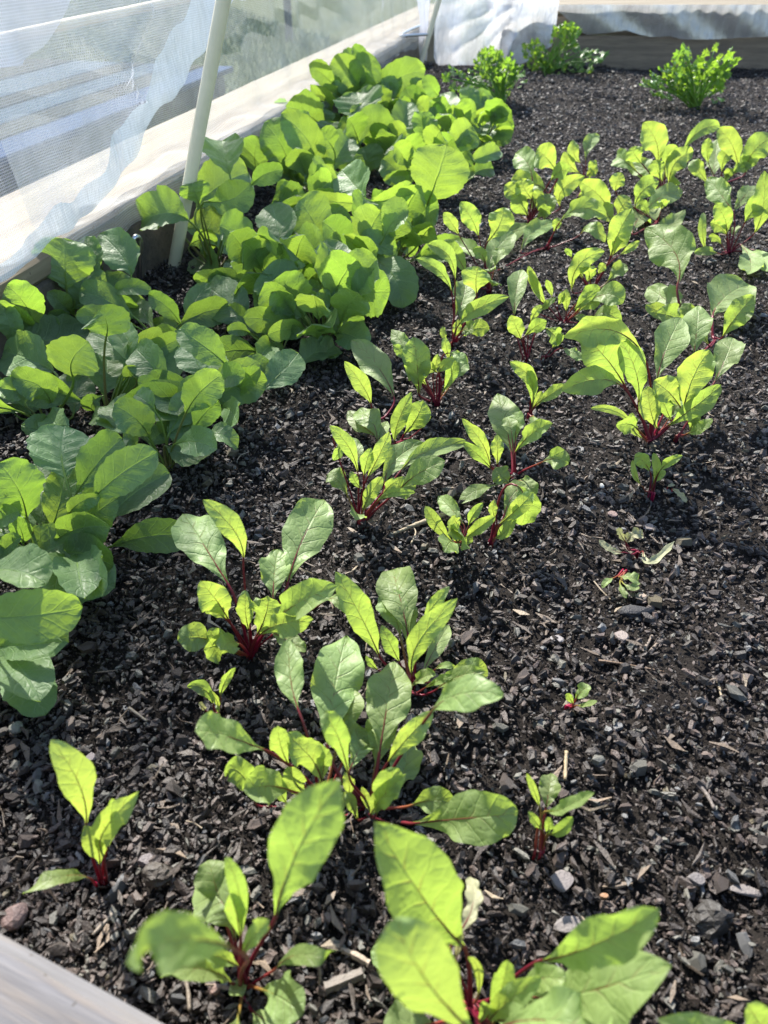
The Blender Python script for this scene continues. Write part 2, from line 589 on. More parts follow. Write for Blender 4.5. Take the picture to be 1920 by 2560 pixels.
# timbers round the bed
def out_w(pxs):
    q = on_z(pxs[0], pxs[1], ZTOP)
    return (q - face_p).dot(NL)
CAPW = min(0.21, max(0.12, 0.5 * (out_w((550, 188)) + out_w((300, 270)))))
LEN_L = (c_fl - c_nl).length
st = c_nl - DL * 0.15; st.z = ZG
lt = empty('bed_timber', c_nl, 'long pale weathered timber edging the left side of the bed', 'timber', 'timbers framing the raised bed')
inv = lambda o: (o if isinstance(o, Vector) else Vector(o))
def rel(V, root):
    return [Vector(v) - root.location for v in V]
V, F = box_geo(DL, NL, UP, st, LEN_L + 1.3, 0.045, ZTOP - ZG - 0.034, 0.004, 24, 0.0008)
mesh_obj('side_board', rel(V, lt), F, M_SIDEWOOD, lt, smooth=False)
V, F = box_geo(DL, NL, UP, st + UP * (ZTOP - ZG - 0.032) - NL * 0.006, LEN_L + 1.3, CAPW, 0.032, 0.006, 24, 0.0008)
def local_board(name, V, F, mat, root, d):
    """board mesh kept in its own frame so the grain runs along it"""
    ang = math.atan2(d.y, d.x)
    R = Matrix.Rotation(-ang, 4, 'Z')
    o = mesh_obj(name, [R @ (Vector(v) - root.location) for v in V], F, mat, root, smooth=False)
    o.rotation_euler = (0, 0, ang)
    return o
local_board('cap_board', V, F, M_PALEWOOD, lt, DL)

M_TANWOOD = wood_material('tan_wood', C(0.24, 0.185, 0.13), C(0.16, 0.125, 0.09), 0.65, (0.35, 4.0, 5.0), C(0.07, 0.055, 0.045))
ft = empty('bed_timber', c_fl, 'far cross timber of the bed behind the parsley, grey brown below a pale top', 'timber', 'timbers framing the raised bed')
LEN_F = (c_fr - c_fl).length
gap_f = (on_z(1225, 166) - c_fl).dot(DF)
st = Vector((c_fl.x, c_fl.y, -0.05)) + DF * gap_f
zc = 0.10
V, F = box_geo(DF, NF, UP, st, LEN_F + 0.2 - gap_f, 0.05, zc + 0.05, 0.008, 16, 0.001)
local_board('side_board', V, F, M_TANWOOD, ft, DF)
V, F = box_geo(DF, NF, UP, st + UP * (zc + 0.053) + NF * 0.004, LEN_F + 0.2 - gap_f, 0.05, ZFAR - zc - 0.036, 0.008, 16, 0.001)
local_board('side_board', V, F, M_TANWOOD, ft, DF)
V, F = box_geo(DF, NF, UP, st + UP * (ZFAR + 0.05 - 0.03) - NF * 0.004, LEN_F + 0.2 - gap_f, 0.26, 0.03, 0.005, 16, 0.001)
local_board('cap_board', V, F, M_PALEWOOD, ft, DF)

LEN_N = (c_nr - c_nl).length
nt_ = empty('bed_timber', c_nl + DN * 0.3, 'pale grey timber across the bottom left corner, closest to the camera', 'timber', 'timbers framing the raised bed')
st = Vector((c_nl.x, c_nl.y, ZG)) - DN * 0.15
V, F = box_geo(DN, NN, UP, st, LEN_N + 0.3, 0.045, ZTOP - ZG - 0.034, 0.004, 20, 0.0006)
local_board('side_board', V, F, M_SIDEWOOD, nt_, DN)
V, F = box_geo(DN, NN, UP, st + UP * (ZTOP - ZG - 0.032) - NN * 0.004, LEN_N + 0.3, 0.15, 0.032, 0.006, 20, 0.0006)
local_board('cap_board', V, F, M_GREYWOOD, nt_, DN)

# ------------------------------------------------------------------ hoops
def hoop(foot, leanpx, label):
    """plastic pipe hoop: foot beside the left timber, over the bed, down beside the other side"""
    root = empty('hoop_pole', foot, label, 'hoop pole', 'plastic hoops carrying the net')
    top = on_plane(leanpx[0], leanpx[1], foot, DL)
    w = BED_W - 0.10
    pts = []
    rise = 0.86
    for i in range(49):
        a = math.pi * i / 48
        x = w / 2 * (1 - abs(math.cos(a)) ** 0.62 * (1 if a < math.pi / 2 else -1))
        z = rise * math.sin(a) ** 0.85
        pts.append(-NL * x + UP * (z if 0 < i < 48 else -0.09))
    V, F, U = tube_geo([p for p in pts], [0.0100] * len(pts), 14)
    mesh_obj('pipe', V, F, M_PVC, root, uvs=U)
    return root, top

def hoop2(foot, upx, label):
    root = empty('hoop_pole', foot, label, 'hoop pole', 'plastic hoops carrying the net')
    top = on_plane(upx[0], upx[1], foot, DL) - foot        # seen lean of the visible length
    lean = top.dot(-NL) / top.z
    w, rise = BED_W - 0.08, 0.88
    a0 = Vector((0, 0)); pts = []
    h1 = top.z * 1.25
    # straight leaning shank, then an arch to the mirrored shank
    pL = Vector((lean * h1, h1)); pR = Vector((w - lean * h1, h1))
    hand = 0.62 * (w - 2 * lean * h1) / 2
    c1 = pL + Vector((lean, 1)).normalized() * hand * 1.0; c2 = pR + Vector((-lean, 1)).normalized() * hand
    seq = [Vector((-lean * 0.09, -0.09))] + [Vector((lean * h1 * i / 6, h1 * i / 6)) for i in range(7)]
    for i in range(1, 31):
        t = i / 30
        seq.append(pL * (1 - t) ** 3 + c1 * 3 * t * (1 - t) ** 2 + c2 * 3 * t * t * (1 - t) + pR * t ** 3)
    seq += [Vector((w - lean * h1 * (5 - i) / 6, h1 * (5 - i) / 6)) for i in range(6)]
    pts = [-NL * q.x + UP * q.y for q in seq]
    V, F, U = tube_geo(pts, [0.0100] * len(pts), 14)
    mesh_obj('pipe', V, F, M_PVC, root, uvs=U)
    return root

hoop2(pole1, px('T00', 1420, 150), 'cream plastic hoop pole standing beside the radishes, nearest of the two')
hoop2(pole2, px('T10', 1185, 0), 'cream plastic hoop pole standing at the far end beside the parsley')

# ------------------------------------------------------------------ nets
def interp(poly, x):
    if x <= poly[0][0]: return poly[0][1]
    for (x0, y0), (x1, y1) in zip(poly, poly[1:]):
        if x <= x1:
            t = (x - x0) / max(1e-9, x1 - x0)
            return y0 + (y1 - y0) * t
    return poly[-1][1]

def smooth_interp(poly, w):
    def f(x):
        return sum(interp(poly, x + w * t) * k for t, k in ((-1, 1), (-.5, 2), (0, 3), (.5, 2), (1, 1))) / 9.0
    return f

def seg_dist(p, a, b):
    ab = (b[0] - a[0], b[1] - a[1])
    l2 = ab[0] ** 2 + ab[1] ** 2
    t = max(0, min(1, ((p[0] - a[0]) * ab[0] + (p[1] - a[1]) * ab[1]) / max(l2, 1e-9)))
    return math.hypot(p[0] - a[0] - ab[0] * t, p[1] - a[1] - ab[1] * t)

def sz(x, y, off, d=DL, n=NL, p0=None):
    """pixel -> (distance along the timber, height) in the upright plane `off` outside the inner face"""
    p0 = face_p if p0 is None else p0
    q = on_plane(x, y, p0 + n * off, n)
    return ((q - p0).dot(d), q.z)

def sheet(name, s0, s1, ns, lower, upper, off, mat, root, nz=22, d=DL, n=NL, p0=None, ridges=(), folds=0.006, ff=60, phase=0.0, tilt=0.0):
    p0 = face_p if p0 is None else p0
    V, F, U = [], [], []
    for i in range(ns + 1):
        s = s0 + (s1 - s0) * i / ns
        zl, zu = lower(s), upper(s)
        for j in range(nz + 1):
            z = zl + (zu - zl) * j / nz
            o = off + folds * math.sin(s * ff + 2.0 * math.sin(z * 9 + phase) + phase) * (0.5 + 0.5 * math.sin(z * 14 + s * 5)) + tilt * (z - zl)
            o += min(0.004, folds * 0.6) * math.sin(s * 23 + z * 41)
            for (a, b, amp, wd) in ridges:
                o -= amp * math.exp(-seg_dist((s, z), a, b) / wd)
            p = p0 + d * s + n * o
            p.z = z
            V.append(p - root.location)
            U.append((s, z))
    for i in range(ns):
        for j in range(nz):
            k0 = i * (nz + 1) + j
            F.append((k0, k0 + 1, k0 + nz + 2, k0 + nz + 1))
    return mesh_obj(name, V, F, mat, root, uvs=U)

net = empty('insect_net', c_nl, 'white insect mesh hanging along the left timber, its thick hem lifted near the camera', 'net')
OFF1 = -0.035
hem_px = [px('T00', *q) for q in ((1500, 0), (1440, 150), (1340, 310), (1230, 430), (1180, 540), (1080, 650), (960, 790), (890, 900), (830, 1080), (700, 1230), (620, 1327))]
hem_px += [px('T01', *q) for q in ((400, 190), (130, 370), (0, 500), (-160, 640), (-500, 900))]
hem_sz = sorted(sz(x, y, OFF1) for x, y in hem_px)
band_px = [px('T00', *q) for q in ((1170, 0), (1090, 260), (970, 490), (870, 640), (800, 760), (740, 920), (690, 1030), (590, 1150), (490, 1260), (330, 1390))]
band_px += [px('T01', *q) for q in ((0, 330), (-160, 480), (-500, 740))]
band_sz = sorted(sz(x, y, OFF1) for x, y in band_px)
S_END = sz(*px('T00', 1500, 0), OFF1)[0]
ZHI = 0.60
R1 = []
def rg(reg, a, b, amp, wd, off=OFF1):
    return (sz(*px(reg, *a), off), sz(*px(reg, *b), off), amp, wd)
R1 += [rg('T00', (740, 465), (940, 60), 0.018, 0.012), rg('T00', (740, 465), (480, 280), 0.014, 0.012), rg('T00', (750, 480), (880, 660), 0.014, 0.010),
       rg('T00', (740, 480), (760, 700), -0.012, 0.010), rg('T00', (540, 790), (250, 1250), 0.008, 0.008)]
low1_ = smooth_interp(hem_sz, 0.035)
low1 = lambda s: low1_(s) + 0.003 * math.sin(s * 41 + 1) + 0.0018 * math.sin(s * 97)
band1 = smooth_interp(band_sz, 0.06)
bandf = lambda s: max(low1(s) + 0.02, band1(s) + 0.006 * math.sin(s * 37) + 0.004 * math.sin(s * 83))
s_first = hem_sz[0][0]
sheet('net_panel', s_first, S_END + 0.05, 80, low1, lambda s: max(ZHI, low1(s) + 0.02), OFF1, M_NET, net, 40, ridges=R1, folds=0.0022, ff=26)
sheet('hem', s_first, S_END + 0.05, 80, low1, lambda s: min(bandf(s), max(ZHI, low1(s) + 0.02)), OFF1 - 0.004, M_HEM, net, 12, ridges=R1, folds=0.004, ff=58)
fold_px = [px('T00', *q) for q in ((440, 0), (380, 150), (290, 310), (150, 420), (0, 440), (-300, 520))]
fold_sz = sorted(sz(x, y, OFF1 - 0.012) for x, y in fold_px)
sheet('net_fold', fold_sz[0][0], fold_sz[-1][0], 40, lambda s: interp(fold_sz, s), lambda s: ZHI + 0.0, OFF1 - 0.012, M_NETDENSE, net, 16, folds=0.008, ff=90)

# stretch between the two poles: comes down outside, crosses the cap and hangs over the inner edge
S_P1 = (pole1 - face_p).dot(DL); S_P2 = (pole2 - face_p).dot(DL)
def drape(name, s0, s1, ns, root, mat, over=0.03, ridges=(), amp=0.006):
    V, F, U = [], [], []
    prof = []
    for j in range(25):
        t = j / 24
        prof.append((0.055 - 0.02 * t, ZHI + (ZTOP + 0.02 - ZHI) * t))
    for j in range(1, 9):
        t = j / 8
        prof.append((0.035 - 0.045 * t - 0.002, ZTOP + 0.02 - 0.012 * math.sin(t * math.pi / 2)))
    for j in range(1, 6):
        t = j / 5
        prof.append((-0.014 - 0.004 * t, ZTOP + 0.006 - over * t))
    L = 0
    for i in range(ns + 1):
        s = s0 + (s1 - s0) * i / ns
        L = 0
        for j, (o, z) in enumerate(prof):
            if j: L += math.hypot(o - prof[j - 1][0], z - prof[j - 1][1])
            k = 1.0 if j < 25 else 0.25
            low = max(0.0, (j - 25) / 13)
            oo = o + k * amp * math.sin(s * 31 + z * 12 + 1.5 * math.sin(s * 7)) + low * 0.003 * math.sin(s * 60)
            zz = z + (0.003 * math.sin(s * 43 + o * 80) + 0.003 * math.sin(s * 17) if j >= 25 else 0)
            for (a, b, am, wd) in ridges:
                if j < 25: oo -= am * math.exp(-seg_dist((s, z), a, b) / wd)
            if j >= 32: zz -= low * 0.02 * (0.5 + 0.5 * math.sin(s * 9 + 2 * math.sin(s * 4)))
            p = face_p + DL * s + NL * oo
            p.z = zz
            V.append(p - root.location); U.append((s, L))
    m = len(prof)
    for i in range(ns):
        for j in range(m - 1):
            k0 = i * m + j
            F.append((k0, k0 + 1, k0 + m + 1, k0 + m))
    return mesh_obj(name, V, F, mat, root, uvs=U)
O2 = 0.045
R2 = [rg('T10', (800, 0), (480, 230), 0.02, 0.014, O2), rg('T10', (640, 0), (520, 150), 0.016, 0.012, O2), rg('T10', (480, 230), (60, 500), 0.014, 0.02, O2),
      rg('T10', (1090, 0), (980, 370), 0.02, 0.015, O2), rg('T00', (1570, 100), (1500, 300), 0.01, 0.008, O2)]
drape('net_panel', S_P1 - 0.25, S_P2 + 0.75, 140, net, M_NETTHIN, 0.03, R2)

# gathered corner
endnet = empty('insect_net', c_fl, 'bunched white mesh gathered over the far left corner and draped along the far timber', 'net')
lowc_px = [px('T10', *q) for q in ((1080, 430), (1150, 365), (1240, 360), (1330, 350), (1430, 380), (1560, 430))] 
lowc = sorted(sz(x, y, -0.03) for x, y in lowc_px)
S_C = (c_fl - face_p).dot(DL)
sheet('net_panel', S_P2 - 0.02, S_C + 0.05, 70, lambda s: max(0.012, interp(lowc, s)), lambda s: ZHI, -0.03, M_NETDENSE, endnet, 24, folds=0.016, ff=75, tilt=0.03)
fs = lambda x, y, off=-0.02: sz(x, y, off, DF, NF, far_a)
lowf = sorted(fs(*q) for q in [px('T10', *q) for q in ((1150, 360), (1190, 480), (1240, 610), (1330, 560), (1430, 480), (1540, 450))] + [px('T20', *q) for q in ((-40, 440), (40, 410), (110, 390), (200, 320), (250, 285), (275, 180), (286, 60))])
s_a = lowf[0][0]; s_b = lowf[-1][0]
r3 = [(fs(*px('T10', *p_)), fs(*px('T10', *q_)), am_, 0.02) for p_, q_, am_ in (((1640, 40), (1280, 330), 0.03), ((1500, 60), (1260, 180), 0.025), ((1640, 130), (1480, 300), 0.03), ((1655, 240), (1590, 420), 0.03))]
sheet('net_panel', s_a, s_b, 90, lambda s: max(0.010, interp(lowf, s)), lambda s: ZFAR + 0.10, -0.05, M_NETBUNCH, endnet, 34, DF, NF, far_a, ridges=r3, folds=0.016, ff=48, phase=1.0)
lowg = sorted(fs(*px('T20', *q)) for q in ((286, 60), (410, 170), (480, 225), (600, 215), (740, 195), (830, 225), (900, 240), (1030, 235), (1100, 255), (1310, 255), (1500, 245), (1659, 235), (1900, 250)))
M_NETGREY = net_material('insect_mesh_far', 0.55, 0.12, C(0.62, 0.63, 0.64), pitch=0.006, gloss=0.32, crinkle=0.008, grough=0.25, cscale=(1.6, 0.12, 1.0))
sheet('net_panel', lowg[0][0], lowg[-1][0] + 0.5, 150, lambda s: interp(lowg, s), lambda s: ZFAR + 0.002, -0.02, M_NETGREY, endnet, 20, DF, NF, far_a, folds=0.006, ff=110)

# ------------------------------------------------------------------ things beyond the net
def upright(x, y, off):
    s, z = sz(x, y, off)
    return face_p + NL * off + DL * s + UP * (z - face_p.z)
ra = upright(*px('T00', -600, 380), 0.085); rb = upright(*px('T00', 1250, -20), 0.085)
d_ = (rb - ra).normalized()
V, F, U = tube_geo([(ra - d_ * 0.1).lerp(rb + d_ * 0.9, i / 12) - ra for i in range(13)], [0.0065 + 0.0006 * (i % 2) for i in range(13)], 8)
cane = mesh_obj('cane_rail', V, F, M_CANE, None, uvs=U); cane.location = ra
tag(cane, 'pale cane rail running level behind the mesh at upper left', 'cane')

bench = empty('slatted_pallet', c_nl + NL * 0.6 + Vector((0, 0, ZG)), 'low pallet of blue slats and dark strips standing for shaded ground, beyond the left timber', 'pallet')
zs = -0.03
def off_at(x, y):
    q_ = on_z(*px('T00', x, y), zs)
    return (q_ - face_p).dot(NL), (q_ - face_p).dot(DL)
s_end = off_at(1330, 520)[1] + 0.35
s_beg = -0.2
M_SHADESTRIP = plain('olive_shade_strip', C(0.022, 0.024, 0.013), 0.9, 0.001, 80, 0.35, 18, spec=0.08)  # added strips between the blue slats, coloured dark to stand for shaded ground
M_TEAL = plain('faded_blue_slat', C(0.04, 0.070, 0.095), 0.9, 0.001, 80, 0.35, 18, spec=0.08)
for (ya, yb, m_) in ((905, 800, M_BLUE), (792, 706, M_SHADESTRIP), (700, 615, M_TEAL), (608, 546, M_SHADESTRIP), (540, 440, M_TEAL), (434, 250, M_SHADESTRIP), (242, 60, M_SHADESTRIP)):
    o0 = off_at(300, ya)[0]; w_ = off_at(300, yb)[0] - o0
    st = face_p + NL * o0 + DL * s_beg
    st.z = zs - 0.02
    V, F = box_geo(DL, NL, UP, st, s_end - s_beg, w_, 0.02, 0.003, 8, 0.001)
    local_board('slat_or_shade_strip', V, F, m_, bench, DL)
o_lo, o_hi = off_at(300, 905)[0], off_at(300, 60)[0]
for s_ in (s_beg + 0.1, (s_beg + s_end) / 2, s_end - 0.17):
    st = face_p + NL * (o_lo + 0.002) + DL * s_
    st.z = ZG
    V, F = box_geo(NL, DL, UP, st, o_hi - o_lo - 0.004, 0.07, zs - 0.0225 - ZG, 0.003, 4, 0.001)
    local_board('bearer', V, F, M_DARKPOST, bench, NL)
pb = on_z(*px('T10', 215, 260), ZG)
V, F = box_geo(Vector((0, 0, 1)), Vector((1, 0, 0)), Vector((0, 1, 0)), Vector((-0.02, -0.02, -0.05)), 1.3, 0.045, 0.045, 0.004, 4, 0.001)
post = mesh_obj('garden_post', V, F, M_DARKPOST, None, smooth=False); post.location = (pb.x, pb.y, ZG)
tag(post, 'dark upright post standing in the lawn behind the mesh', 'post')

# hooked peg and wire staple
hb = on_z(*px('T01', 880, 560))
scale = axial(hb) / FPX / 2.592
pts = []
top = on_y(*px('T01', 900, 260), hb.y); 
q0 = on_y(*px('T01', 832, 322), hb.y - 0.012); q1 = on_y(*px('T01', 862, 235), hb.y - 0.008); q2 = on_y(*px('T01', 882, 208), hb.y - 0.004); q3 = on_y(*px('T01', 902, 222), hb.y)
q4 = on_y(*px('T01', 908, 270), hb.y); q5 = on_y(*px('T01', 900, 400), hb.y); q6 = hb + Vector((0, 0, -0.03))
ctrl = [q0, q1, q2, q3, q4, q5, q6]
def smooth_path(ctrl, per=6):
    out = []
    for i in range(len(ctrl) - 1):
        p0 = ctrl[max(0, i - 1)]; p1 = ctrl[i]; p2 = ctrl[i + 1]; p3 = ctrl[min(len(ctrl) - 1, i + 2)]
        for k in range(per):
            t = k / per
            out.append(0.5 * ((2 * p1) + (p2 - p0) * t + (2 * p0 - 5 * p1 + 4 * p2 - p3) * t * t + (3 * p1 - p0 - 3 * p2 + p3) * t ** 3))
    out.append(ctrl[-1])
    return out
path = [p - hb for p in smooth_path(ctrl)]
V, F, U = tube_geo(path, [0.0042] * len(path), 10)
peg = mesh_obj('hook_peg', V, F, M_STEEL, None, uvs=U); peg.location = hb
tag(peg, 'galvanised hooked wire peg pushed into the soil beside the radishes', 'peg')
sc = [on_z(*px('T10', *q), ZTOP + 0.010) for q in ((1110, 150), (1020, 185), (945, 222), (950, 232), (1030, 226), (1110, 222))]
path = [p - sc[0] for p in smooth_path(sc, 4)]
V, F, U = tube_geo(path, [0.005] * len(path), 8)
stp = mesh_obj('wire_staple', V, F, M_STEEL, None, uvs=U); stp.location = sc[0]
tag(stp, 'bent wire staple lying on the pale cap board near the far pole', 'staple')

# ------------------------------------------------------------------ leaves
PROF = {
    'beet': [(0, .06), (.07, .11), (.16, .25), (.28, .52), (.42, .82), (.56, .99), (.68, .98), (.80, .80), (.89, .56), (.96, .27), (1, .0)],
    'radish': [(0, .07), (.05, .15), (.09, .24), (.13, .26), (.22, .56), (.34, .84), (.48, .98), (.62, 1), (.76, .93), (.88, .72), (.96, .42), (1, .0)],
    'coty': [(0, .10), (.15, .30), (.35, .75), (.55, 1), (.75, .92), (.9, .62), (.97, .33), (1, .0)],
    'wilt': [(0, .2), (.15, .5), (.3, .8), (.45, .6), (.6, 1), (.75, .7), (.9, .75), (1, .1)],
}
def prof_fn(kind):
    tb = PROF[kind]
    xs = np.array([a for a, _ in tb]); ys = np.array([b for _, b in tb])
    def f(v):
        i = min(len(xs) - 2, max(0, int(np.searchsorted(xs, v) - 1)))
        x0, x1 = xs[i], xs[i + 1]
        t = (v - x0) / (x1 - x0)
        m0 = (ys[i + 1] - ys[i - 1]) / (xs[i + 1] - xs[i - 1]) if i > 0 else (ys[1] - ys[0]) / (xs[1] - xs[0])
        m1 = (ys[i + 2] - ys[i]) / (xs[i + 2] - xs[i]) if i + 2 < len(xs) else (-6.0 if kind != 'wilt' else 0)
        h = x1 - x0
        return max(0.0, (2 * t ** 3 - 3 * t ** 2 + 1) * ys[i] + (t ** 3 - 2 * t * t + t) * h * m0 + (-2 * t ** 3 + 3 * t * t) * ys[i + 1] + (t ** 3 - t * t) * h * m1)
    return f
PF = {k: prof_fn(k) for k in PROF}

def build_leaf(root, base, start, mid, tip, width, roll, kind, rnd, cup=None, wave=None, stalk_r=None, style='beet', mat=None, stalk_mat=None, res=1.0, bow=0.0, curl=None):
    """blade along start-mid-tip, facing the camera apart from roll; stalk from base; returns the blade object"""
    ctrlp = mid * 2 - (start + tip) * 0.5
    L = (mid - start).length + (tip - mid).length
    cen = (start + tip) * 0.5
    T = (tip - start).normalized()
    Vw = (CAMV - cen).normalized()
    N0 = (Vw - T * Vw.dot(T)).normalized()
    W0 = T.cross(N0)
    if W0.x * 0.45 + W0.z < 0: W0 = -W0
    rr = math.radians(roll)
    N = (N0 * math.cos(rr) + W0 * math.sin(rr)).normalized()
    nv = max(12, int((30 if style != 'coty' else 16) * res)); nu = max(4, int(7 * res)) * 2
    pf = PF[kind]
    cup = (rnd.uniform(0.10, 0.62) if style == 'radish' else rnd.uniform(0.04, 0.46)) if cup is None else cup
    wave = (rnd.uniform(0.03, 0.085) if style == 'radish' else rnd.uniform(0.06, 0.15)) if wave is None else wave
    curl = rnd.uniform(-0.16, 0.10) if curl is None else curl
    tw = rnd.uniform(-0.22, 0.22)
    ph = [rnd.uniform(0, 6.28) for _ in range(8)]
    kw = rnd.uniform(1.3, 2.6)
    V, U = [], []
    hw = width / 2
    crown = []
    for i in range(nv + 1):
        v = i / nv
        v = v - 0.05 * math.sin(2 * math.pi * v) * (1 if v > .5 else 0)
        c = start * (1 - v) ** 2 + ctrlp * 2 * v * (1 - v) + tip * v * v
        t = ((ctrlp - start) * (1 - v) + (tip - ctrlp) * v)
        t = t.normalized() if t.length > 1e-9 else T
        n = (N - t * N.dot(t)).normalized()
        b = t.cross(n)
        a = tw * (v - 0.3)
        n2 = n * math.cos(a) + b * math.sin(a); b = b * math.cos(a) - n * math.sin(a); n = n2
        w = pf(v) * hw
        cc = c + n * (bow * L * math.sin(math.pi * v) + curl * L * max(0.0, v - 0.45) ** 2 * 2.2)
        crown.append((cc, n))
        for j in range(nu + 1):
            u = -1 + 2 * j / nu
            s = 0 if u < 0 else 1
            au = abs(u)
            if style == 'radish':
                ed = 1 + 0.032 * math.sin(v * 52 + ph[s]) * min(1, v * 3) + 0.03 * math.sin(v * 15 + ph[2 + s])
            elif style == 'coty':
                ed = 1 + 0.03 * math.sin(v * 11 + ph[s])
            else:
                ed = 1 + 0.05 * math.sin(v * 17 + ph[s]) + 0.018 * math.sin(v * 43 + ph[2 + s]) + 0.035 * math.sin(v * 8 + ph[3 + s])
            lat = u * w * (1 + (ed - 1) * au)
            hgt = cup * w * au ** 1.35
            hgt += wave * hw * 2 * au ** 2.2 * (math.sin(2 * math.pi * kw * v + ph[4 + s]) + 0.45 * math.sin(2 * math.pi * kw * 2.3 * v + ph[6 + s])) * min(1, w / hw * 1.4)
            # blistering between the veins
            hgt += 0.022 * hw * math.sin((v * 6.2 - au * 1.2 + 0.22 * (1 if u > 0 else -1)) * 2 * math.pi) * math.sin(math.pi * min(1, au)) * (1 if style != 'coty' else 0.3)
            hgt += 0.025 * hw * math.sin(u * 5 + v * 13 + ph[1]) * math.sin(v * 9 + ph[5])
            V.append(cc + b * lat + n * hgt - root.location)
            U.append((0.5 + u / 2, v))
    F = []
    for i in range(nv):
        for j in range(nu):
            k0 = i * (nu + 1) + j
            F.append((k0, k0 + 1, k0 + nu + 2, k0 + nu + 1))
    zlow = 0.004 - root.location.z
    for q in V:
        if q.z < zlow: q.z = zlow + rnd.uniform(0, 0.001)
    blade = mesh_obj('leaf', V, F, mat, root, uvs=U)
    # stalk and midrib: one tapering cord
    r0 = stalk_r if stalk_r else 0.0165 * width + 0.0005
    t0 = (ctrlp - start).normalized()
    gap = (start - base).length
    pts, rad = [], []
    tan0 = ((start - base).normalized() * 0.5 + UP * 0.5) * gap
    tan1 = t0 * gap * 0.9
    ns = 10
    for i in range(ns):
        t = i / ns
        p = base * (2 * t ** 3 - 3 * t * t + 1) + tan0 * (t ** 3 - 2 * t * t + t) + start * (-2 * t ** 3 + 3 * t * t) + tan1 * (t ** 3 - t * t)
        if i and p.z < 0.004: p.z = 0.004
        pts.append(p); rad.append(r0 * (1.45 - 0.45 * t))
    stop = int(len(crown) * 0.84)
    for i in range(0, stop, 2):
        cc, n = crown[i]
        t = i / stop
        q = cc - n * r0 * 0.2
        if q.z < 0.003: q = Vector((q.x, q.y, 0.003))
        pts.append(q); rad.append(r0 * max(0.10, (1 - t) ** 1.25 * (0.95 if i == 0 else 0.72)))
    V2, F2, U2 = tube_geo([p - root.location for p in pts], rad, 6)
    mesh_obj('stalk', V2, F2, stalk_mat, blade, uvs=U2)
    return blade

def parse(line):
    pts, nums, flags = [], [], {}
    for tk in line.split():
        if ',' in tk and ':' not in tk:
            pts.append(tuple(float(q) for q in tk.split(',')))
        elif ':' in tk:
            a, b = tk.split(':'); flags[a] = b
        else:
            nums.append(float(tk))
    while len(nums) < 3: nums.append(0.0)
    return pts, nums, flags

KD = 1.6
LEAVES = []                                              # (blade, width) for water drops

def leaf_from_line(root, base, reg, line, style, rnd, detail=1.0):
    pts, (w, d, roll), fl = parse(line)
    reg = fl.get('r', reg)
    s = REG[reg][2]
    P = [px(reg, *q) for q in pts]
    ax = axial(base)
    o = float(fl.get('o', 0)) * 0.01
    p0, p2 = P[0], P[-1]
    Lw = math.hypot(p2[0] - p0[0], p2[1] - p0[1]) * ax / FPX
    def put(q, y, zmin):
        p = on_y(q[0], q[1], y)
        if p.z < zmin: p = on_z(q[0], q[1], zmin)
        lim = -0.014 if p.z < ZTOP + 0.02 else 0.02
        if (p - face_p).dot(NL) > lim:
            p = on_plane(q[0], q[1], face_p + NL * lim, NL)
        return p
    cap_f, cap_b = 0.075 * ax, 0.22 * ax
    def ends(lean):
        dd = max(-cap_b, min(cap_f, lean * Lw))
        return put(p0, base.y - o - 0.25 * dd, 0.010), put(p2, base.y - o - dd, 0.010)
    def lit(lean):
        s_, t_ = ends(lean)
        T = (t_ - s_).normalized(); cen = (s_ + t_) * 0.5
        Vw = (CAMV - cen).normalized()
        N0 = (Vw - T * Vw.dot(T)).normalized()
        W0 = T.cross(N0)
        if W0.x * 0.45 + W0.z < 0: W0 = -W0
        rr = math.radians(roll)
        return (N0 * math.cos(rr) + W0 * math.sin(rr)).dot(SUN_DIR)
    # lean the blade until the sun strikes its seen face (d < 0) or shines through it (d > 0)
    lean = d * (0.6 if d > 0 else 0.5)
    if d < -0.01:
        for _ in range(14):
            if lit(lean) >= min(0.65, 0.38 + 1.2 * abs(d)): break
            lean -= 0.1
    elif d <= 0.05 and style == 'radish':
        for _ in range(10):
            if lit(lean) >= 0.16: break
            lean -= 0.1
    elif d >= 0.1:
        for _ in range(9):
            if lit(lean) <= -min(0.5, 0.15 + 1.0 * d): break
            lean += 0.09
    start, tip = ends(lean)
    if len(P) == 3:
        ym = 0.5 * (start.y + tip.y) - 0.10 * Lw
        mid = put(P[1], ym, 0.012)
    else:
        mid = (start + tip) * 0.5 + Vector((0, -0.06, 0.04)) * Lw
    width = w * (1.10 if style == 'radish' else 0.94) / s * axial(mid) / FPX / max(0.45, math.cos(math.radians(roll)))
    kind = style
    mat, sm = {'beet': (M_BEET, M_REDSTALK), 'radish': (M_RADISH, M_GREENSTALK)}[style]
    st = style
    if fl.get('k') == 'c':
        kind = 'coty'; st = 'coty'
        if style == 'beet': sm = M_PALESTALK
    if fl.get('k') == 'x':
        kind = 'wilt'; mat = M_WILT
    if fl.get('k') == 'p': sm = M_PALESTALK
    res = detail
    cup = float(fl['cup']) if 'cup' in fl else None
    wave = float(fl['wv']) if 'wv' in fl else None
    curl = float(fl['cl']) if 'cl' in fl else None
    b = build_leaf(root, Vector((base.x + rnd.uniform(-.003, .003), base.y + rnd.uniform(-.003, .003), base.z - 0.006)), start, mid, tip, width, roll, kind, rnd,
                   cup, wave, None, st, mat, sm, res, 0.0, curl)
    if fl.get('k') == 'x': tag(b, 'pale withered leaf')
    LEAVES.append((b, width, style))
    return b

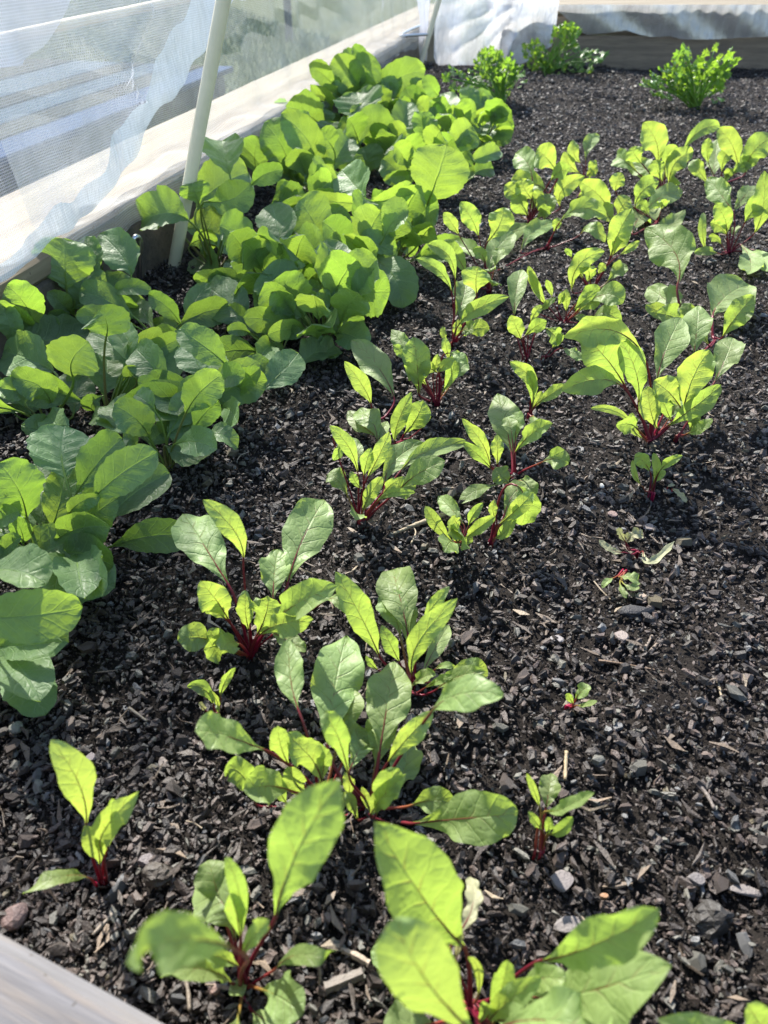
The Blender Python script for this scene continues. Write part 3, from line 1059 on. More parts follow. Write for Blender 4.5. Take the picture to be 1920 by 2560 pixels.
def plant(style, reg, bx, by, label, lines, detail=1.0):
    b = on_z(*px(reg, bx, by))
    b.z = float(hsoil(b.x, b.y))
    root = empty(style + '_plant', b, label, style + ' plant', {'beet': 'young beet plants in the bed', 'radish': 'radish plants along the left timber'}[style])
    rnd = random.Random(hash((reg, bx, by)) % 100003 if False else int(bx * 7 + by * 13) + ord(reg[1]))
    for ln in lines.strip().split('\n'):
        ln = ln.strip()
        if ln: leaf_from_line(root, b, reg, ln, style, rnd, detail)
    # short leaves low in the crown of the fuller plants
    if style == 'beet' and lines.count('\n') > 7:
        for _ in range(3):
            an = rnd.uniform(0, 6.28); rad = rnd.uniform(0.012, 0.028); h = rnd.uniform(0.012, 0.035); ln_ = rnd.uniform(0.03, 0.045)
            s_ = b + Vector((math.cos(an) * rad, math.sin(an) * rad, h))
            t_ = s_ + Vector((math.cos(an) * ln_ * 0.75, math.sin(an) * ln_ * 0.75, ln_ * rnd.uniform(0.2, 0.8)))
            build_leaf(root, b - UP * 0.006, s_, (s_ + t_) * 0.5 + UP * 0.005, t_, ln_ * rnd.uniform(0.45, 0.65), rnd.uniform(-25, 25), 'beet', rnd, None, None, None, 'beet', M_BEET, M_PALESTALK, 0.7)
    return root

# ------------------------------------------------------------------ beet plants (measured leaf by leaf)
# each line: blade base, (middle,) tip; apparent width, lean to the camera, roll; k:c small oval leaf, k:x withered
plant('beet', 'Z7', 437, 640, 'small beet at lower left with one tall narrow leaf and a low leaf pointing left', '''
372,385 345,215 218,12 150 0.0 10 cl:0.05 cup:0.1
440,500 452,400 590,262 120 0.35 -10
462,490 490,370 490,250 62 0.05 0 k:c
388,615 270,605 95,668 70 0.25 35 k:c
430,560 415,470 352,405 95 0.3 -20
''', 1.2)
plant('beet', 'Z7', 1055, 1075, 'bottom beet with a pale leaf drooping left and a tall leaf on a crimson stalk', '''
1020,925 785,880 548,985 245 0.1 8 o:5 cup:0.12 wv:0.03 cl:0.0
1015,880 960,720 830,625 230 -0.1 -15
1040,880 1020,760 1000,655 90 0.25 0
1042,860 1035,690 975,520 80 0.0 0 k:c wv:0.02
1042,960 1100,860 1195,780 85 0.15 15
1192,775 1270,520 1440,232 275 0.25 -10 cup:0.1
1040,1000 930,950 800,925 100 0.4 30
1000,1070 900,1010 700,995 120 0.3 35
1050,1060 1030,1085 985,1105 80 0.3 20 k:c
1190,1005 1290,945 1425,985 85 0.25 10 k:c wv:0.01
1090,1190 1150,1230 1245,1300 110 0.7 20
''', 1.3)
plant('beet', 'Z8', 385, 1175, 'largest beet at bottom centre right with giant leaves spreading over its crimson stalks', '''
340,905 185,720 -15,385 345 0.0 6 cup:0.42 cl:-0.05 wv:0.04
400,1290 200,1080 55,800 320 0.12 -8 o:4 cup:-0.08 wv:0.04
330,840 385,720 375,585 85 -0.2 0 k:x
312,960 325,880 330,810 36 0.0 0 k:x
405,1130 408,1020 365,925 46 0.0 0 k:c
680,970 900,905 1195,735 205 0.15 -12 cup:0.25 r:Z8 cl:0.02
620,1125 860,1110 1165,965 300 0.35 18 cup:0.05
500,1260 720,1230 1010,1330 250 0.6 20 o:2
475,1240 510,1090 535,955 98 0.35 0 k:c
565,1105 660,1050 775,1050 105 0.2 20
435,1250 520,1160 625,1085 110 0.5 -10 wv:0.14
400,1250 440,1180 450,1120 60 0.5 0 wv:0.14
''', 1.5)
plant('beet', 'T24', 1860, 1560, 'beet mostly cut off by the bottom right corner with one broad leaf showing', '''
1780,1560 1640,1370 1480,1140 330 0.2 10
1900,1500 1850,1330 1800,1180 280 0.1 10
1700,1600 1450,1480 1200,1340 240 0.4 20
''', 1.2)
plant('beet', 'T13', 735, 1290, 'tall many leaved beet in the lower middle with two big upright leaves side by side', '''
465,835 510,480 585,140 355 -0.05 6 cup:0.12
800,900 850,590 900,285 315 -0.02 -6 cup:0.1
1125,645 1310,520 1612,520 225 0.15 22 cup:0.05
850,965 980,800 1150,640 150 0.1 -15
600,1040 530,790 432,645 160 0.3 0 o:2
605,1010 670,860 712,715 165 -0.1 10
875,1140 960,1010 975,815 225 -0.25 -10 o:-2
775,1300 840,1130 930,985 195 0.2 0 o:2
595,1180 605,1110 575,1042 80 0.3 0
742,1290 715,1200 685,1108 62 0.3 0 wv:0.14
660,1330 620,1230 595,1150 80 0.3 0 k:c
520,1310 545,1230 590,1150 75 0.1 0 k:c
''', 1.2)
plant('beet', 'T13', 440, 1260, 'beet with bright yellow green inner leaves just left of the tall many leaved one', '''
275,620 225,420 212,165 200 -0.1 -8
430,1095 350,920 190,800 205 0.3 -8
215,980 160,850 140,712 135 0.3 -10
325,1190 250,1080 190,965 150 0.45 0
60,880 -180,790 -362,735 235 0.1 40 cl:-0.08
0,1230 -90,1040 -210,1000 165 0.2 30
90,1240 20,1140 -80,1070 120 0.2 20
410,1100 440,960 400,830 110 0.1 0
200,1230 160,1160 110,1080 90 0.3 0
''', 1.2)
plant('beet', 'Z8', 30, 375, 'beet leaf lying out to the right on a pink stalk in the lower middle', '''
125,378 370,355 590,345 235 0.30 -12 cup:0.08
-60,345 -20,280 60,200 90 0.3 0
''', 1.3)
plant('beet', 'Z5', 1082, 762, 'beet with a folded bright leaf on a thick crimson stalk, left of centre', '''
985,450 880,280 775,115 205 -0.08 10 cup:0.08
1052,345 1010,215 870,88 105 0.1 0
1245,440 1310,250 1415,55 215 -0.1 -5 cup:0.08
1180,510 1185,410 1200,305 145 -0.15 0
1190,600 1290,530 1428,455 150 0.1 18
1110,670 1150,570 1150,505 150 0.35 -15 
1120,670 1220,620 1330,635 120 0.5 -20
985,600 935,520 865,435 135 0.4 -10
1075,650 1060,570 1060,490 80 0.3 0 wv:0.14
1015,745 955,705 900,645 95 0.15 15 k:c
1400,525 1450,515 1492,572 52 0.2 20
1170,655 1240,690 1325,735 85 0.4 20
975,600 920,545 870,480 90 0.3 0
''', 1.2)
plant('beet', 'T13', 1005, 450, 'beet with a broad grey green upright leaf and a bright curled leaf, right of centre', '''
800,270 690,30 535,-262 195 0.15 8
985,130 930,-120 870,-325 285 -0.08 0
1080,40 1150,-60 1245,-175 88 0.2 0
1010,400 1050,180 1285,-60 160 0.25 -10
1080,380 1160,220 1262,55 115 -0.05 10 wv:0.12
930,310 880,210 820,85 105 0.05 0
1000,470 1080,410 1165,385 85 0.2 35
1150,365 1220,330 1292,345 48 0.1 20
800,365 745,320 715,268 45 0.2 0
''', 1.1)
plant('beet', 'T13', 1000, 520, 'low beet with one broad leaf stretched right on a crimson stalk, mid bed', '''
1165,490 1290,410 1465,362 115 0.2 25
1090,480 1180,430 1290,400 60 0.2 20
''', 1.1)
plant('beet', 'T03', 1412, 655, 'small thin beet seedling standing alone left of the tall beets', '''
1385,595 1330,490 1222,458 92 0.1 15
1428,545 1455,440 1530,328 62 0.1 0
1415,610 1400,550 1345,488 48 0.1 0 k:c
1415,640 1412,610 1400,590 30 0.2 0 k:c
1330,620 1315,600 1290,570 40 0.3 20 k:x
''')
plant('beet', 'Z8', 672, 500, 'beet seedling with a bent crimson stem in the open mulch at lower right', '''
674,310 650,240 615,155 34 0.0 0 k:c
700,315 712,240 722,158 96 -0.1 0
705,325 780,310 882,238 58 0.1 30 k:c
682,405 655,370 626,328 42 0.1 0 k:c
718,425 765,405 820,345 58 0.2 0 k:c
705,425 712,390 708,352 46 0.1 0 k:c
''')
plant('beet', 'T23', 360, 622, 'tiny beet seedling of three leaves alone in the mulch at right', '''
415,548 450,500 508,462 88 0.0 25 k:c
395,580 375,545 352,508 52 0.3 0 k:c
420,590 480,585 558,570 40 0.1 40 k:c
''')
plant('beet', 'T22', 735, 1052, 'fallen beet seedling lying flat with a magenta stem end', '''
705,1085 770,1090 832,1118 72 0.1 45 k:c
725,1130 770,1150 822,1148 48 0.1 30 k:c
700,1130 715,1180 742,1222 48 0.1 30 k:c
655,1092 620,1110 578,1152 42 0.1 30 k:c
''')
plant('beet', 'T22', 800, 935, 'withered beet seedling with dry pale leaves spread on the mulch', '''
712,925 640,905 566,842 50 0.05 30 k:x
850,925 900,985 1042,862 56 0.05 20 k:x
742,862 790,810 852,815 80 0.05 20 k:x
730,850 700,800 690,765 50 0.05 20 k:x
''')
plant('beet', 'T22', 905, 552, 'small beet seedling below the big right hand beet with a crimson stem', '''
895,405 850,335 792,298 105 0.1 -10
915,480 940,380 916,280 60 0.0 0 k:c
945,420 1010,345 1106,300 62 0.1 10
838,490 795,420 782,325 40 0.0 0 k:c
930,470 955,430 995,395 52 0.2 0 k:c
''')
plant('beet', 'Z4', 1150, 938, 'big beet right of centre with bright backlit leaves on long crimson stalks', '''
1105,540 960,455 775,510 140 0.15 -15
1035,690 960,580 858,478 175 0.15 -5 cl:0 cup:0.1
1100,765 1085,630 1008,478 112 0.1 -5
1020,695 910,672 768,722 130 0.1 0
1180,672 1222,530 1288,398 150 -0.05 8
1295,790 1335,660 1402,545 150 0.15 8
1225,872 1340,790 1458,695 100 0.2 -20
1180,885 1150,800 1140,700 95 0.1 0 wv:0.12
1280,790 1225,720 1165,678 115 0.1 10
1240,850 1215,790 1195,745 75 0.1 0 wv:0.13
1085,880 1000,808 892,798 36 0.05 0 k:c
1115,925 1075,880 1072,815 46 0.1 0 k:c
''', 1.1)
plant('beet', 'Z4', 1255, 925, 'slim beet close against the right side of the big backlit beet', '''
1312,905 1360,885 1412,842 50 0.1 20 k:c
1322,895 1335,850 1352,808 42 0.1 0 k:c
1430,680 1480,570 1512,468 130 -0.1 0
1340,880 1345,850 1360,815 40 0.1 0 k:c
''')
plant('beet', 'Z4', 1290, 430, 'beet with a single tall dull leaf above puckered pale leaves, upper right', '''
1270,255 1255,120 1128,20 190 -0.15 0 cup:0.05
1290,412 1230,340 1150,285 140 -0.2 0 wv:0.12
1295,430 1250,400 1175,385 100 0.1 20 wv:0.12
1270,400 1200,380 1130,350 70 0.1 0
1330,430 1320,390 1290,345 70 0.0 0
''')
plant('beet', 'Z4', 1425, 505, 'beet with a wide flat shiny leaf over two dark upright leaves at right', '''
1420,395 1470,320 1590,235 210 -0.5 15
1340,562 1352,450 1362,332 128 0.0 0
1465,485 1520,400 1595,312 112 0.0 6
1400,520 1370,470 1330,430 60 0.2 0
''')
plant('beet', 'Z4', 560, 1105, 'beet with one tall rounded leaf on a red stalk, centre right of the bed', '''
550,985 525,860 488,715 145 -0.05 0 cup:0.08
568,985 640,905 735,860 80 0.1 15
458,1040 420,940 336,842 62 0.15 0
462,1055 410,1000 342,945 52 0.1 -10 k:c
490,1040 490,980 488,912 56 0.1 0
545,1125 510,1090 478,1055 92 0.1 10
570,1110 620,1120 652,1185 62 0.3 20
480,1128 400,1150 325,1205 62 0.2 25 k:c
''', 1.1)
plant('beet', 'Z6', 315, 282, 'low beet with narrow leaves splayed in a star, first of the pair near centre', '''
290,262 230,195 178,112 62 0.1 -5 k:c
345,195 290,125 236,72 78 -0.1 0
365,200 385,150 428,98 46 0.1 0
352,252 410,205 482,155 62 0.1 5 k:c
325,280 312,240 322,205 48 0.35 0 wv:0.13
350,282 365,260 372,238 40 0.3 0 k:c
330,200 310,180 298,150 50 0.2 0
''')
plant('beet', 'Z6', 462, 272, 'low beet with an upright oval bright leaf, second of the pair near centre', '''
502,190 580,120 642,55 78 0.15 0 k:c
482,165 470,130 478,88 42 0.2 0 wv:0.13
482,250 520,225 572,155 58 0.15 0 k:c
575,25 610,90 598,205 130 0.3 10
520,150 560,60 620,10 100 -0.1 0
''')
plant('beet', 'Z4', 632, 835, 'little three leaved beet between the tall rounded leaf and the big right hand beet', '''
640,725 625,655 542,595 72 0.1 0
640,790 640,700 615,615 52 0.1 0
662,778 720,735 792,692 56 0.1 15
638,800 665,760 682,722 38 0.3 0 k:c
645,830 650,850 662,875 48 0.4 20 k:c
''')
plant('beet', 'T11', 1168, 1300, 'beet with a red ribbed bright leaf standing at the centre of the bed', '''
1055,1225 1045,1040 1022,858 200 0.15 0 cup:0.05
1178,1090 1110,1055 1042,1062 110 0.4 -15
1180,1090 1220,1040 1288,1000 75 0.35 0
1215,1210 1268,1090 1292,955 90 0.05 0 k:c
985,1010 950,910 882,815 115 -0.05 0
985,1020 950,960 885,915 75 0.2 20
1242,960 1310,980 1372,1032 70 0.2 20
1250,1010 1235,930 1218,858 62 0.15 0
1150,1090 1165,1030 1180,965 60 0.2 0
''', 1.1)
plant('beet', 'T11', 775, 1420, 'beet with a dewy grey leaf leaning left and a folded bright leaf, left of centre', '''
895,1245 790,1050 622,878 195 -0.15 8 cup:0.05
745,1290 690,1170 572,1008 115 0.3 0
780,1500 690,1430 600,1340 120 -0.1 10
''', 1.1)
plant('beet', 'T12', 945, 212, 'beet with dark frilled leaves directly below the red ribbed bright leaf', '''
960,160 1040,50 1082,-60 170 0.1 0
900,205 920,80 1010,-115 112 0.0 0
850,245 825,150 850,65 82 -0.1 0
790,215 740,60 625,25 165 -0.1 10
1080,110 1100,60 1110,0 60 0.4 0 wv:0.13
''', 1.1)
plant('beet', 'T12', 672, 745, 'beet with a wet dark leaf reaching right over thin crimson stems, left of centre', '''
660,410 600,240 475,105 105 0.25 0
690,385 655,270 600,195 100 -0.1 0
722,440 790,310 868,142 110 0.0 0
835,490 900,330 1098,200 170 -0.1 5
935,400 1110,270 1352,232 130 -0.15 15
930,515 1060,410 1225,335 185 0.05 12 cup:0.05 wv:0.03
692,660 740,550 818,435 98 0.2 0 k:c
785,595 880,540 1038,530 58 0.2 0 k:c
700,430 715,340 745,250 92 0.2 0
825,545 870,490 925,455 78 0.2 0
535,210 540,260 500,330 70 0.2 0
690,520 640,460 620,400 60 0.1 0
''', 1.1)
# ---- the far half of the beet row
plant('beet', 'T11', 1280, 905, 'beet with a notched bright leaf beside the dark furrow below the radish mass', '''
1290,725 1345,600 1355,485 165 -0.1 0
1430,575 1425,480 1440,400 200 0.25 0 wv:0.1
1300,800 1420,680 1640,595 115 0.2 12
1235,880 1215,840 1212,790 46 0.1 0 k:c
1265,560 1190,430 1035,345 85 0.1 15
1290,490 1240,320 1100,255 100 0.0 15
1280,860 1300,810 1310,740 60 0.2 0
''')
plant('beet', 'T11', 1510, 560, 'beet with a broad slate green leaf leaning right at the edge of the radish mass', '''
1495,440 1550,300 1690,140 175 -0.05 5
1440,200 1400,95 1325,-20 130 0.2 0
1505,235 1580,120 1600,15 180 0.15 0
1315,195 1270,120 1215,50 85 0.2 0
1470,350 1390,290 1230,225 110 -0.05 20
1370,465 1300,330 1215,225 115 0.0 0
1480,380 1460,320 1400,290 80 0.3 0
''')
plant('beet', 'T21', 330, 775, 'sprawling beet with pink red stems fanned over the mulch, upper middle', '''
180,605 140,500 105,395 62 0.2 0
352,690 350,620 352,545 62 0.25 0
400,690 460,625 555,555 62 0.1 10
480,640 620,580 715,640 150 0.15 25
520,760 600,700 712,770 130 0.3 20
225,650 170,560 110,415 62 0.2 0
262,605 245,540 222,485 46 0.15 0
170,690 220,650 275,600 50 0.1 20
400,720 440,730 505,745 50 0.2 10
300,650 320,610 330,560 50 0.3 0
''')
plant('beet', 'T21', 520, 560, 'beet with a bright frilled leaf and slanting dark red stems, upper middle right', '''
640,330 690,180 780,20 155 0.1 0 wv:0.12
390,560 430,390 600,300 130 0.2 0
650,330 700,230 730,150 120 0.25 0 wv:0.12
690,330 760,285 832,232 52 0.0 0
490,500 505,450 535,395 70 0.3 0
560,450 580,410 605,385 62 0.3 0
385,340 370,310 340,290 40 0.2 0 k:c
430,420 440,360 460,330 60 0.1 0
''')
plant('beet', 'T21', 88, 1000, 'beet with two bright crinkled leaves forked from one crimson base, centre', '''
60,870 30,800 -10,715 115 0.3 0 wv:0.12
85,850 150,790 225,755 95 0.4 -10 wv:0.1
215,800 270,840 325,905 115 0.1 20
12,720 30,550 62,385 135 -0.05 0
120,760 150,700 190,650 60 0.2 0
''')
plant('beet', 'T21', 200, 1003, 'beet with bare magenta stems bent low to the right, beside the forked bright one', '''
330,930 390,960 470,1000 70 0.2 30
260,930 290,880 300,830 70 0.1 0
''')
plant('beet', 'Z2', 628, 960, 'bushy beet with shiny crumpled leaves where the radishes end', '''
640,765 615,700 562,655 105 -0.1 0
745,740 700,680 655,650 115 0.2 0
700,825 640,790 555,780 110 -0.05 10
622,930 590,890 555,840 82 0.3 0
692,950 700,890 702,830 92 0.15 0
762,890 770,820 865,760 80 0.35 0
652,885 665,850 685,825 62 0.3 0
590,860 560,830 520,800 80 0.0 0
640,860 610,820 590,770 90 0.1 0
720,780 760,740 800,740 80 0.3 0
''')
plant('beet', 'Z2', 850, 828, 'slender upright beet standing with a coral red leaf at its foot', '''
842,745 800,710 778,655 60 0.15 0
872,695 885,620 935,580 62 -0.1 0
850,705 820,660 822,602 52 0.0 0
872,765 900,740 925,738 50 0.3 0
840,850 860,838 890,845 46 0.1 0
885,780 900,720 905,690 40 0.2 0
''')
plant('beet', 'Z2', 700, 1075, 'low beet with flat dull leaves laid toward the open mulch, upper middle', '''
592,1085 645,1000 730,970 82 -0.05 15
850,1010 900,985 962,1045 62 0.1 30
760,960 850,900 960,935 90 0.1 20
735,1000 745,970 750,940 42 0.2 0 k:c
440,1160 500,1040 610,985 100 -0.05 0
''')
plant('beet', 'Z2', 1180, 965, 'beet with long bright spear leaves left of the glossy right hand pair', '''
990,935 925,840 845,785 100 0.1 0
1000,825 1005,790 1025,745 72 0.2 0
1085,885 1120,820 1185,785 92 0.0 0
1120,925 1200,850 1312,815 92 -0.05 12
1012,930 1030,890 1065,850 92 0.1 0
1072,1005 1110,930 1175,880 125 -0.1 10
1000,960 960,920 940,870 80 0.1 0
1150,1010 1220,980 1300,910 70 0.0 20
''')
plant('beet', 'Z2', 1212, 835, 'beet with one tall pointed bright leaf in front of the parsley, upper right', '''
1182,705 1175,610 1118,530 118 0.0 0
1232,795 1260,700 1345,655 95 0.2 0
1112,705 1085,670 1070,635 82 0.2 0
1095,745 1030,690 990,680 82 -0.05 0
1172,775 1130,730 1050,715 92 -0.1 10
1202,785 1180,730 1175,690 72 0.2 0
1285,665 1370,560 1470,548 66 0.0 10
1215,720 1230,670 1270,640 70 0.1 0
''')
plant('beet', 'Z2', 1445, 805, 'upright bright beet against the right edge of the photo', '''
1422,762 1430,690 1442,595 92 -0.05 0
1402,795 1355,730 1328,685 62 0.1 0
1532,725 1500,620 1440,555 92 0.1 0
1562,745 1600,650 1690,585 115 0.15 0
1402,705 1395,650 1402,598 52 0.0 0
1460,740 1470,680 1500,640 60 0.1 0
1500,760 1560,700 1620,680 80 0.1 0
''')
plant('beet', 'Z2', 1490, 1095, 'glossy right hand beet with wet leaves and a yellow green stalk at right edge', '''
1482,1005 1470,940 1432,878 82 0.2 0
1502,905 1455,840 1405,772 102 -0.15 0
1512,915 1555,850 1622,785 72 -0.1 0
1540,1055 1585,1130 1565,1205 105 0.3 15
1602,1005 1635,900 1645,735 92 0.15 0
1390,1085 1375,1000 1382,915 36 0.1 0 k:c
1560,960 1600,900 1660,850 90 0.1 0
1600,1080 1640,1120 1670,1180 90 0.2 20
1440,1095 1400,1085 1340,1090 40 0.1 20 k:c
''')

# ------------------------------------------------------------------ radish plants: bases first, then the leaves of each clump
def clump(bases, reg_lines, labels, detail=1.0, drop=95.0, crown=0):
    roots, pos = [], []
    for (reg, x, y), lab in zip(bases, labels):
        b = on_z(*px(reg, x, y)); b.z = float(hsoil(b.x, b.y))
        roots.append(empty('radish_plant', b, lab, 'radish plant', 'radish plants along the left timber'))
        pos.append((b, px(reg, x, y)))
    rnd = random.Random(len(reg_lines) * 17 + len(bases))
    for reg, lines in reg_lines:
        for ln in lines.strip().split('\n'):
            ln = ln.strip()
            if not ln: continue
            pts, nums, fl = parse(ln)
            q = px(fl.get('r', reg), *pts[0])
            best = min(range(len(pos)), key=lambda i: (pos[i][1][0] - q[0]) ** 2 + 1.3 * (pos[i][1][1] - q[1] - drop * (0.75 if pos[i][1][1] < 600 else 1)) ** 2)
            leaf_from_line(roots[best], pos[best][0], reg, ln, 'radish', rnd, detail)
    # leaves deeper in the clump, seen only between the others
    for (b, q), root in zip(pos, roots):
        spare = (q[0] < 545 and 660 < q[1] < 700)       # leave the foot of the hoop pole in view
        for k in range(0 if spare else crown):
            an = rnd.uniform(0, 2 * math.pi); rad = rnd.uniform(0.01, 0.06); h = rnd.uniform(0.03, 0.085)
            s_ = b + Vector((math.cos(an) * rad, math.sin(an) * rad, h))
            t_ = s_ + Vector((math.cos(an) * 0.035, math.sin(an) * 0.035, rnd.uniform(0.03, 0.06)))
            m_ = (s_ + t_) * 0.5 + UP * 0.008
            build_leaf(root, b - UP * 0.006, s_, m_, t_, rnd.uniform(0.045, 0.075), rnd.uniform(-35, 35), 'radish', rnd, None, None, None, 'radish', M_RADISH, M_GREENSTALK, 0.8)
        for k in range(0 if spare else 6):
            an = rnd.uniform(0, 2 * math.pi); rad = rnd.uniform(0.02, 0.07); h = rnd.uniform(0.015, 0.055)
            s_ = b + Vector((math.cos(an) * rad * 0.5, math.sin(an) * rad * 0.5, h * 0.7))
            t_ = b + Vector((math.cos(an) * (rad + 0.045), math.sin(an) * (rad + 0.045), h + rnd.uniform(-0.005, 0.02)))
            m_ = (s_ + t_) * 0.5 + UP * 0.006
            build_leaf(root, b - UP * 0.006, s_, m_, t_, rnd.uniform(0.028, 0.045), rnd.uniform(-25, 25), 'radish', rnd, None, None, None, 'radish', M_RADISH, M_GREENSTALK, 0.6)

clump([('T02', 330, 1010), ('T02', 520, 960), ('Z5', 30, 760)],
 [('T02', '''
425,440 400,280 420,103 370 -0.12 0 cup:0.06 wv:0.03
500,535 640,340 770,195 260 0.05 -10
595,590 780,420 1015,275 235 0.1 8 cup:0.22 wv:0.03
330,785 390,590 420,390 205 0.05 -6
440,690 520,600 650,560 110 0.4 -20
480,885 570,720 757,578 235 0.15 14
172,695 120,520 -5,345 300 0.25 6 cup:0.15
80,690 40,560 -30,500 130 0.3 0
170,1010 300,920 470,850 260 0.0 30 wv:0.03
-120,1080 80,1040 296,1140 220 0.1 45
355,1095 540,1120 745,1140 330 0.1 34 wv:0.05 cl:-0.05
-60,760 40,690 150,650 120 0.1 20
-40,960 60,880 110,830 110 0.1 20
150,870 140,790 90,690 120 0.4 0
40,700 110,660 160,600 110 -0.1 0
'''), ('Z5', '''
-160,600 90,590 362,560 205 0.15 -22 o:3 cup:0.12 wv:0.02
-60,720 100,715 215,690 120 0.1 10
20,760 100,790 120,880 150 0.2 25
-60,760 10,800 70,860 160 0.2 25
''')],
 ['radish plant with a large round grey green leaf above the near left clump',
  'radish plant with a long oval cupped leaf pointing right in the near left clump',
  'lowest radish plant at left, its long bright rolled leaf running off the edge'], 1.3)

clump([('T01', 640, 820), ('T01', 60, 930), ('T01', 300, 1420), ('T01', 700, 1370), ('T01', 1180, 1440), ('T01', 1040, 930), ('T11', 160, 960), ('T02', 1100, 390), ('T01', 1420, 1390)],
 [('T01', '''
430,545 420,380 415,212 335 -0.08 0
850,455 790,330 650,188 225 -0.1 6
640,435 600,320 560,215 125 0.0 0
475,672 540,530 505,398 255 -0.1 6 
490,672 650,580 866,505 180 0.0 30
465,705 400,640 318,568 115 0.0 15
705,592 830,535 992,568 92 0.1 18
690,850 690,760 640,682 275 0.3 0
452,772 390,730 312,712 85 0.0 10
230,800 160,640 40,520 225 -0.05 0
222,812 120,730 -20,640 120 0.4 -20
95,825 330,880 582,835 200 0.0 42
345,1080 190,1000 -10,935 285 -0.05 8
470,1112 470,1000 575,900 300 0.3 0
802,1030 740,920 590,845 185 -0.1 0
850,1045 815,900 770,775 165 -0.1 0
672,1230 690,1100 690,988 262 -0.1 0
1095,1270 1005,1040 925,812 325 -0.12 4 cup:0.05 wv:0.03
330,1290 250,1170 75,1118 195 0.3 -12
478,1350 490,1210 495,1092 215 -0.05 0
1090,1290 1000,1190 890,1145 120 0.35 -12
1480,1050 1330,920 1150,800 190 0.1 12 
1310,1130 1270,1010 1215,915 225 -0.1 0
1205,1350 1300,1210 1440,1105 205 0.3 -6
1402,1190 1480,1110 1585,1120 135 0.1 28
1500,1240 1580,1150 1690,1055 115 0.15 0
1170,772 1070,650 952,592 115 0.3 -10
1245,782 1255,640 1360,512 120 -0.05 0
1595,800 1480,640 1340,530 265 -0.1 0 cup:0.05
1180,805 1080,775 965,775 85 0.0 10
1180,890 1100,830 1010,812 85 0.4 -15
1620,830 1550,810 1472,820 80 0.1 15
660,1240 600,1280 590,1340 110 0.2 10
1000,1330 940,1270 870,1230 140 0.0 0
300,840 320,780 300,720 110 0.0 0
60,880 60,770 20,680 150 -0.1 0
160,1210 80,1200 -20,1180 140 0.1 10
100,1330 180,1270 240,1230 150 0.0 0
700,700 780,650 880,700 150 0.1 -10
860,1110 840,1080 880,1040 80 0.2 0
'''), ('T11', '''
165,795 200,650 80,500 235 -0.05 6
40,830 60,660 40,490 140 0.0 0
290,1045 380,960 500,945 160 0.0 32
42,1200 170,1080 285,945 195 -0.05 10 cup:0.12
180,870 230,830 300,845 82 0.1 20
60,990 120,950 190,930 90 0.0 20
390,990 460,940 520,900 140 0.0 0
'''), ('T02', '''
965,175 880,60 735,-30 205 0.3 0
1085,240 1220,290 1358,235 185 0.05 42
1215,245 1190,160 1170,88 172 0.0 0
1328,195 1430,160 1535,250 120 0.05 40
985,240 1020,170 1090,115 120 0.0 0
400,110 280,130 140,90 150 0.1 20
700,100 640,50 590,60 120 0.1 10
880,240 850,190 790,180 100 0.1 20
1250,130 1330,20 1420,-60 150 0.3 0
''')],
 ['radish plant with veined rounded leaves beside the hooked wire peg',
  'radish plant at left edge below the lifted hem, one folded leaf bright underneath',
  'radish plant with a bright crimped leaf over dark ones at left, middle of the clump',
  'radish plant with one tall scalloped light green leaf in the left clump',
  'radish plant with a bright folded leaf at the right end of the left clump',
  'radish plant with small upright leaves in the dark gap below the first hoop pole',
  'radish plant of oval leaves between the left clump and the big radish mass',
  'radish plant with a low round leaf and pink root top fronting the left clump',
  'radish plant with toothed pale leaves crowding the front right of the left clump'], 1.1)

